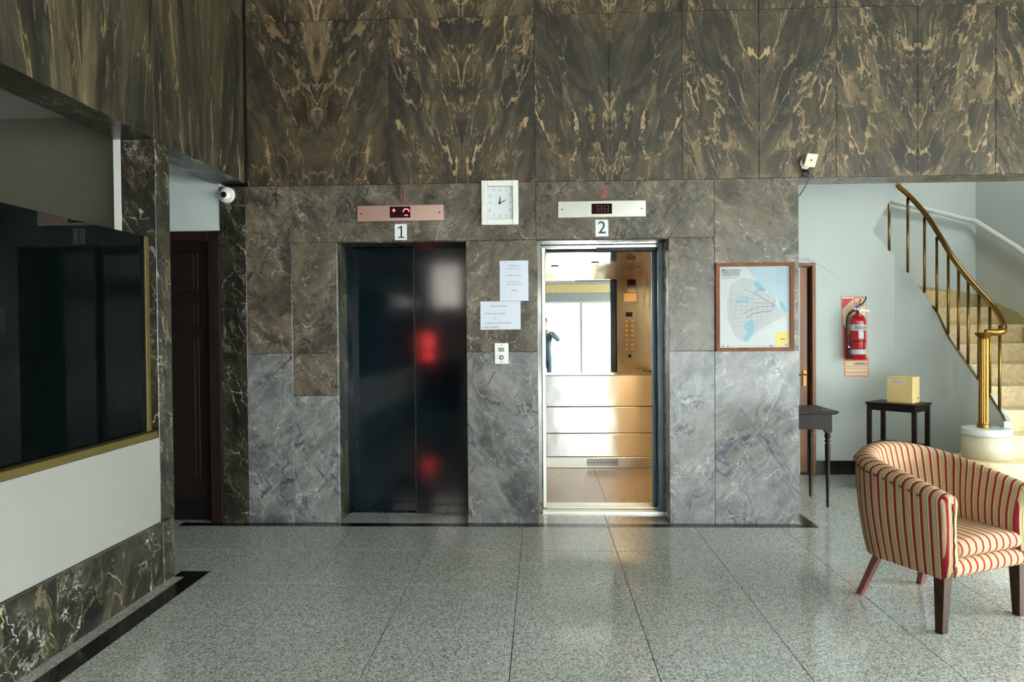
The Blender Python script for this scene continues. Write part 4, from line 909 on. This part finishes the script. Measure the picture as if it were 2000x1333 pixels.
for a in range(5):
    t0 = -PI/2-.35+.14*a; t1 = t0+.14; g.face([g.bm.verts.new((ex+.0732*math.cos(t), ey+.0732*math.sin(t), z)) for t, z in ((t0, 1.325), (t1, 1.325), (t1, 1.39), (t0, 1.39))])
g.build('label_patch', 'label_silver', fe)
g = MB()
for a in range(12):
    t0 = -PI/2-.75+.125*a; g.face([g.bm.verts.new((ex+.0734*math.cos(t), ey+.0734*math.sin(t), z)) for t, z in ((t0, 1.415), (t0+.06, 1.415), (t0+.07, 1.445-.008*(a % 3)), (t0+.01, 1.445))])
    if a < 8: t0 += .15; g.face([g.bm.verts.new((ex+.0725*math.cos(t), ey+.0725*math.sin(t), z)) for t, z in ((t0, 1.478), (t0+.05, 1.478), (t0+.05, 1.490), (t0, 1.490))], 1)
g.build('label_print', ['ink', 'paper_white'], fe)
MB().lathe([(.0735, 1.296), (.0735, 1.306)], (ex, ey, 0), 24).build('strap', 'rubber', fe)
vl = MB().lathe([(.018, 1.556), (.018, 1.59), (.024, 1.592), (.024, 1.612), (.014, 1.63)], (ex-.005, ey, 0), 16).build('valve', 'steel', fe)
g = MB(); g.hexa([(ex-.04, ey-.012, 1.60), (ex+.10, ey-.012, 1.585), (ex+.10, ey+.012, 1.585), (ex-.04, ey+.012, 1.60)], [(ex-.04, ey-.012, 1.608), (ex+.10, ey-.012, 1.593), (ex+.10, ey+.012, 1.593), (ex-.04, ey+.012, 1.608)]); g.build('carry_handle', 'steel', fe)
MB().tube([(ex-.02, ey, 1.63), (ex+.03, ey, 1.648), (ex+.07, ey, 1.69), (ex+.075, ey, 1.725)], .008, 8).build('lever', 'black_plastic', fe)
MB().lathe([(.017, 0), (.017, .012)], (ex-.012, ey-.02, 1.632), 12, 0, 'Y').build('safety_seal', 'blue_plastic', fe)
MB().lathe([(.014, 0), (.014, .012)], (ex+.01, ey-.022, 1.582), 14, 0, 'Y').build('gauge', 'paper_white', fe)
MB().tube(smooth([(ex-.02, ey, 1.598), (ex-.06, ey-.01, 1.585), (ex-.10, ey-.01, 1.53), (ex-.106, ey-.01, 1.42), (ex-.10, ey-.01, 1.30), (ex-.096, ey-.01, 1.22)]), .012, 10).build('hose', 'rubber', fe)
MB().tube([(ex-.096, ey-.01, 1.235), (ex-.094, ey-.01, 1.21), (ex-.092, ey-.01, 1.13)], [.012, .017, .018], 10).build('nozzle', 'rubber', fe)
MB().lathe([(.010, 0), (.008, .006)], (ex-.096, ey-.026, 1.245), 10, 0, 'Y').build('nozzle_clip', 'paper_white', fe)
box('wall_hook', 'steel', ex-.02, ex+.02, ey+.072, YW-.0075, 1.50, 1.54, fe)

# ---------------------------------------------------------------- furniture in the stair hall
# console table behind the pier
ct = thing('console_table', 'dark mahogany console table half hidden behind marble pier', 'table', (2.0, .7, 0))
b = MB(); b.box(1.53, 2.345, .455, .92, .752, .772, 0, .004); b.box(1.545, 2.33, .47, .905, .742, .752, 0, .002); b.build('table_top', 'wood_dark', ct)
ap = [(1.55, .74), (2.30, .74), (2.30, .60), (2.265, .60), (2.245, .617), (2.20, .625), (1.65, .625), (1.60, .617), (1.58, .60), (1.55, .60)]
MB().prism(ap, (0, .50, 0), (1, 0, 0), (0, 0, 1), .02).build('apron', 'wood_dark', ct); MB().prism(ap, (0, .885, 0), (1, 0, 0), (0, 0, 1), .02).build('apron', 'wood_dark', ct)
box('apron', 'wood_dark', 2.285, 2.305, .50, .865, .60, .74, ct); box('apron', 'wood_dark', 1.545, 1.565, .50, .865, .60, .74, ct)
lp = [(.008, 0), (.010, .02), (.012, .10), (.0215, .47), (.022, .50), (.014, .515), (.026, .53), (.014, .545), (.024, .56), (.020, .60), (.020, .62)]
for x, y in ((2.275, .505), (2.275, .87), (1.575, .505), (1.575, .87)):
    b = MB().lathe(lp, (x, y, 0), 16); b.box(x-.024, x+.024, y-.024, y+.024, .60, .735); b.build('leg', 'wood_dark', ct)
# side table, rotated
rz = math.atan2(-.742, .67)
tc = thing('side_table', 'small dark wooden side table with straight legs behind the armchair', 'table', (3.19, 1.25, 0), rz)
hw, hd = .209, .163
b = MB(); b.box(-hw-.008, hw+.008, -hd-.008, hd+.008, .743, .760, 0, .005, 2); b.build('table_top', 'wood_dark', tc, True)
for y in (-hd+.012, hd-.03): MB().box(-hw+.03, hw-.03, y, y+.018, .69, .743).build('apron', 'wood_dark', tc, True)
for x in (-hw+.012, hw-.03): MB().box(x, x+.018, -hd+.03, hd-.03, .69, .743).build('apron', 'wood_dark', tc, True)
for x in (-hw+.02, hw-.02):
    for y in (-hd+.02, hd-.02): MB().box(x-.017, x+.017, y-.017, y+.017, 0, .743, 0, .002).build('leg', 'wood_dark', tc, True)
MB().box(-hw+.03, hw-.03, -hd+.03, hd-.03, .375, .392).build('lower_shelf', 'wood_dark', tc, True)
# suggestion box
sb = thing('suggestion_box', 'tan suggestion box with printed strip on the side table', 'box', (3.19+.05*.67+.03*.742-.02, 1.25-.05*.742+.03*.67, .7605), rz+.06)
b = MB(); b.box(-.105, .105, -.09, .09, 0, .232, 0, .003); bx = b.build('carton', 'box_card', sb, True)
MB().box(-.085, .045, -.0915, -.0903, .176, .200).build('label_strip', 'paper_white', bx, True)
g = MB(); g.text('SUGERENCIAS', .0175, (-.02, -.0916, .187), bold=.015); g.build('lettering', 'ink', bx, True)
MB().lathe([(.010, 0), (.008, .003)], (.105, .05, .04), 10, 0, (Vector((0, 1, 0)), Vector((0, 0, 1)), Vector((1, 0, 0)))).build('keyhole', 'black_plastic', bx, True)

# ---------------------------------------------------------------- armchair
ACH = thing('armchair', 'striped tub armchair in red, cream and olive, on dark wooden legs', 'armchair', (2.007, -1.522, 0), math.atan2(.41, .912))
def plan(t, w, yb, yf):        # t in 0..1 round the U, w half width, yb back depth, yf front
    # straight arm, half super-ellipse, straight arm
    La = .05-yf; Le = PI*(w+yb-.05)/2*1.04; L = 2*La+Le; s = t*L
    if s < La: return Vector((-w, yf+s))
    if s > L-La: return Vector((w, yf+(L-s)))
    a = PI-(s-La)/Le*PI; e = .86
    c, d = math.cos(a), math.sin(a)
    return Vector((w*math.copysign(abs(c)**e, c), .05+(yb-.05)*abs(d)**e))
NS = 72
def rim(t):
    q = abs(t-.5)*2             # 0 back .. 1 front
    return .805-.145*(q**1.35)
g = MB(); rows = []; uvs = []
for i in range(NS+1):
    t = i/NS
    q = abs(t-.5)*2
    po = plan(t, .325, .345, -.285); pb = plan(t, .300, .265, -.285)
    pi_ = plan(t, .225, .235, -.285); pib = plan(t, .215, .175, -.285)
    zr = rim(t); rr = .042; zb = .262
    sec = []
    for k_ in range(7):
        f = k_/6; bow = .012*math.sin(f*PI)
        p = pb.lerp(po, f**.9); c = p*(1+bow/max(.2, p.length)); sec.append((c.x, c.y, zb+(zr-rr-zb)*f))
    for k_ in range(1, 8):
        a = PI*k_/8; mid = (po+pi_)/2; d = (po-pi_)/2; sec.append((mid.x+d.x*math.cos(a), mid.y+d.y*math.cos(a), zr-rr+rr*math.sin(a)))
    for k_ in range(6):
        f = k_/5; bow = -.018*math.sin(f*PI)
        p = pi_.lerp(pib, f); c = p*(1+bow/max(.15, p.length)); sec.append((c.x, c.y, zr-rr+(.33-zr+rr)*f))
    rows.append([g.bm.verts.new(p) for p in sec])
# u from the outer rim arc length
U_ = [0.]
for i in range(NS): U_.append(U_[-1]+(plan((i+1)/NS, .325, .345, -.285)-plan(i/NS, .325, .345, -.285)).length)
K = len(rows[0])
for i in range(NS):
    for k_ in range(K-1):
        g.face([rows[i][k_], rows[i+1][k_], rows[i+1][k_+1], rows[i][k_+1]], 0, [(U_[i], 0), (U_[i+1], 0), (U_[i+1], 0), (U_[i], 0)], True)
for r_, s_ in ((rows[0], -1), (rows[-1], 1)):   # rounded arm fronts
    n = len(r_); ctr = sum((v.co for v in r_), Vector())/n
    inner = [g.bm.verts.new((ctr.x+(v.co.x-ctr.x)*.72, v.co.y-.022, ctr.z+(v.co.z-ctr.z)*.93)) for v in r_]
    mid_ = [g.bm.verts.new((ctr.x+(v.co.x-ctr.x)*.93, v.co.y-.012, ctr.z+(v.co.z-ctr.z)*.985)) for v in r_]
    def uu(v): return (v.co.x*s_*1.0+.031, 0)
    for A, B in ((r_, mid_), (mid_, inner)):
        for k_ in range(n-1): q = [A[k_], A[k_+1], B[k_+1], B[k_]]; g.face(q, 0, [uu(v) for v in q], True)
    for k_ in range(n//2): 
        q = [inner[k_], inner[k_+1], inner[n-2-k_], inner[n-1-k_]]
        if len(set(q)) >= 3: g.face(list(dict.fromkeys(q)), 0, [uu(v) for v in dict.fromkeys(q)], True)
sh_ = g.build('backrest_shell', 'stripes', ACH, True)
for s_ in (-1, 1):               # stitched seam down each arm front
    pts = []
    for f in [q/14 for q in range(15)]:
        pts.append((s_*(.276+.002*math.sin(f*40)-.012*f+.0*f), -.313+.002*math.sin(f*30), .62-.34*f))
    MB().tube(pts, .0035, 6).build('seam', 'stitch', sh_, True)
pts = []
for i in range(4, NS//2-4): 
    t = i/NS; p = plan(t, .330, .350, -.285); pts.append((p.x, p.y, rim(t)-.047))
g = MB()
for i in range(0, len(pts)-1):
    if i % 2 == 0: g.tube([pts[i], pts[i+1]], .0038, 6)
g.build('rim_stitching', 'stitch', sh_, True)
# seat cushion and seat frame
def softbox(x0, x1, y0, y1, z0, z1, nx, ny, puff, rad, name):
    g = MB(); 
    def row(y, z, sx): return [g.bm.verts.new((x0*sx+(x1*sx-x0*sx)*i/nx, y, z+puff*math.sin(PI*i/nx)*(1 if z > (z0+z1)/2 else 0))) for i in range(nx+1)]
    prof = []
    for q in range(7): a = -PI/2-PI*q/6; prof.append((y0+rad+math.cos(a)*rad, (z0+z1)/2+math.sin(a)*(z1-z0)/2))
    prof = prof+[(y0+(y1-y0)*f, z1+.006*math.sin(f*PI)) for f in (.2, .4, .6, .8)]+[(y1, z1-.01), (y1, z0)]
    R = [row(y, z, 1) for y, z in prof]
    for a, b in zip(R[:-1], R[1:]):
        for i in range(nx): q = [a[i], a[i+1], b[i+1], b[i]]; g.face(q, 0, [(v.co.x+.01, 0) for v in q], True)
    g.face([r[0] for r in R][::-1]); g.face([r[-1] for r in R]); g.face(R[-1]+R[0][::-1])
    for f in g.bm.faces:
        for l in f.loops: l[g.uvl].uv = (l.vert.co.x+.01, 0)
    return g.build(name, 'stripes', ACH, True)
softbox(-.217, .217, -.300, .20, .345, .428, 16, 6, .010, .042, 'seat_cushion')
softbox(-.268, .268, -.306, .02, .262, .345, 16, 6, .0, .035, 'seat_frame')
def leg(x, y, dx, dy, w0, w1, m):
    g = MB(); t = [(x-w0, y-w0, .275), (x+w0, y-w0, .275), (x+w0, y+w0, .275), (x-w0, y+w0, .275)]; x2, y2 = x+dx, y+dy
    b = [(x2-w1, y2-w1, 0), (x2+w1, y2-w1, 0), (x2+w1, y2+w1, 0), (x2-w1, y2+w1, 0)]; g.hexa(b, t); bmesh.ops.bevel(g.bm, geom=list(g.bm.edges), offset=.002, segments=1, affect='EDGES')
    return g.build('leg', m, ACH, True)
leg(-.262, -.252, -.01, .0, .028, .019, 'wood_leg'); leg(.262, -.252, .01, .0, .028, .019, 'wood_leg')
leg(-.165, .165, -.045, .10, .019, .016, 'wood_red'); leg(.18, .165, .045, .085, .019, .016, 'wood_red')

# ---------------------------------------------------------------- the photographer, seen only in the cab mirror
ps = thing('person', 'person in dark jacket holding a small camera, reflected in the elevator mirror', 'person', (.06, -5.62, 0))
bm = bmesh.new(); lay = bm.verts.layers.skin.verify()
J = {}
def jv(n, p, r): J[n] = bm.verts.new(p); J[n][lay].radius = (r, r*.85)
PX, PY = .06, -5.62
for n, p, r in (('pel', (0, 0, .93), .15), ('waist', (0, .0, 1.08), .135), ('chest', (0, .0, 1.28), .15), ('neck', (0, .01, 1.40), .055), ('head0', (0, .02, 1.45), .06),
    ('hl', (-.10, 0, .86), .095), ('kl', (-.11, .03, .48), .065), ('al', (-.11, .0, .09), .045), ('tl', (-.12, .14, .035), .035),
    ('hr', (.10, 0, .86), .095), ('kr', (.12, .03, .48), .065), ('ar', (.13, .0, .09), .045), ('tr', (.15, .14, .035), .035),
    ('sl', (-.19, 0, 1.34), .065), ('el', (-.30, .12, 1.14), .05), ('wl', (-.10, .25, 1.36), .035), ('sr', (.19, 0, 1.34), .068), ('er', (.32, .10, 1.20), .055), ('wr', (.10, .25, 1.37), .035)):
    jv(n, (PX+p[0], PY+p[1], p[2]), r)
for a, b in (('pel', 'waist'), ('waist', 'chest'), ('chest', 'neck'), ('neck', 'head0'), ('pel', 'hl'), ('hl', 'kl'), ('kl', 'al'), ('al', 'tl'), ('pel', 'hr'), ('hr', 'kr'), ('kr', 'ar'), ('ar', 'tr'), ('chest', 'sl'), ('sl', 'el'), ('el', 'wl'), ('chest', 'sr'), ('sr', 'er'), ('er', 'wr')):
    bm.edges.new((J[a], J[b]))
J['pel'][lay].use_root = True
bm.transform(ROOT[ps.name].inverted())
me = bpy.data.meshes.new('body'); bm.to_mesh(me); bm.free(); me.materials.append(M['cloth_glare'])
bo = bpy.data.objects.new('body', me); C.objects.link(bo); bo.parent = ps; ROOT[bo.name] = ROOT[ps.name]
bo.modifiers.new('skin', 'SKIN'); sm = bo.modifiers.new('sub', 'SUBSURF'); sm.levels = 2; sm.render_levels = 2
hd = MB().lathe([(.001, -.125), (.045, -.115), (.068, -.07), (.080, 0), (.080, .05), (.062, .10), (.03, .122), (.001, .126)], (PX, PY+.03, 1.56), 24)
hd.tube([(PX, PY+.10, 1.57), (PX, PY+.13, 1.535), (PX, PY+.105, 1.525)], [.008, .014, .01], 8)
for s_ in (-1, 1): hd.lathe([(.018, -.008), (.02, 0), (.012, .008)], (PX+s_*.082, PY+.02, 1.55), 10, 0, (Vector((0, 1, 0)), Vector((0, 0, 1)), Vector((1, 0, 0))))
hd = hd.build('head', 'skin', ps)
MB().lathe([(.085, .0), (.088, .05), (.07, .11), (.03, .135), (.001, .138)], (PX, PY+.018, 1.565), 24).build('hair', 'hair', hd)
for s_ in (-1, 1):
    h = MB(); wx, wy, wz = PX+s_*.10, PY+.25, 1.37
    h.tube([(wx, wy, wz), (wx-s_*.02, wy+.03, wz+.02), (wx-s_*.03, wy+.06, wz+.035)], [.026, .036, .030], 10)
    for q, ln in enumerate((.060, .068, .064, .05)):
        x, z = wx-s_*.02, wz+.055-q*.019
        h.tube([(x, wy+.05, z), (x-s_*.012, wy+.05+ln*.6, z+.002), (x-s_*.034, wy+.05+ln*.75, z), (x-s_*.046, wy+.05+ln*.55, z-.002)], [.010, .009, .008, .007], 8)
    h.tube([(wx-s_*.01, wy+.03, wz-.005), (wx-s_*.04, wy+.035, wz-.005), (wx-s_*.06, wy+.05, wz+.01)], [.013, .011, .008], 8)
    h.build('hand', 'skin', ps)
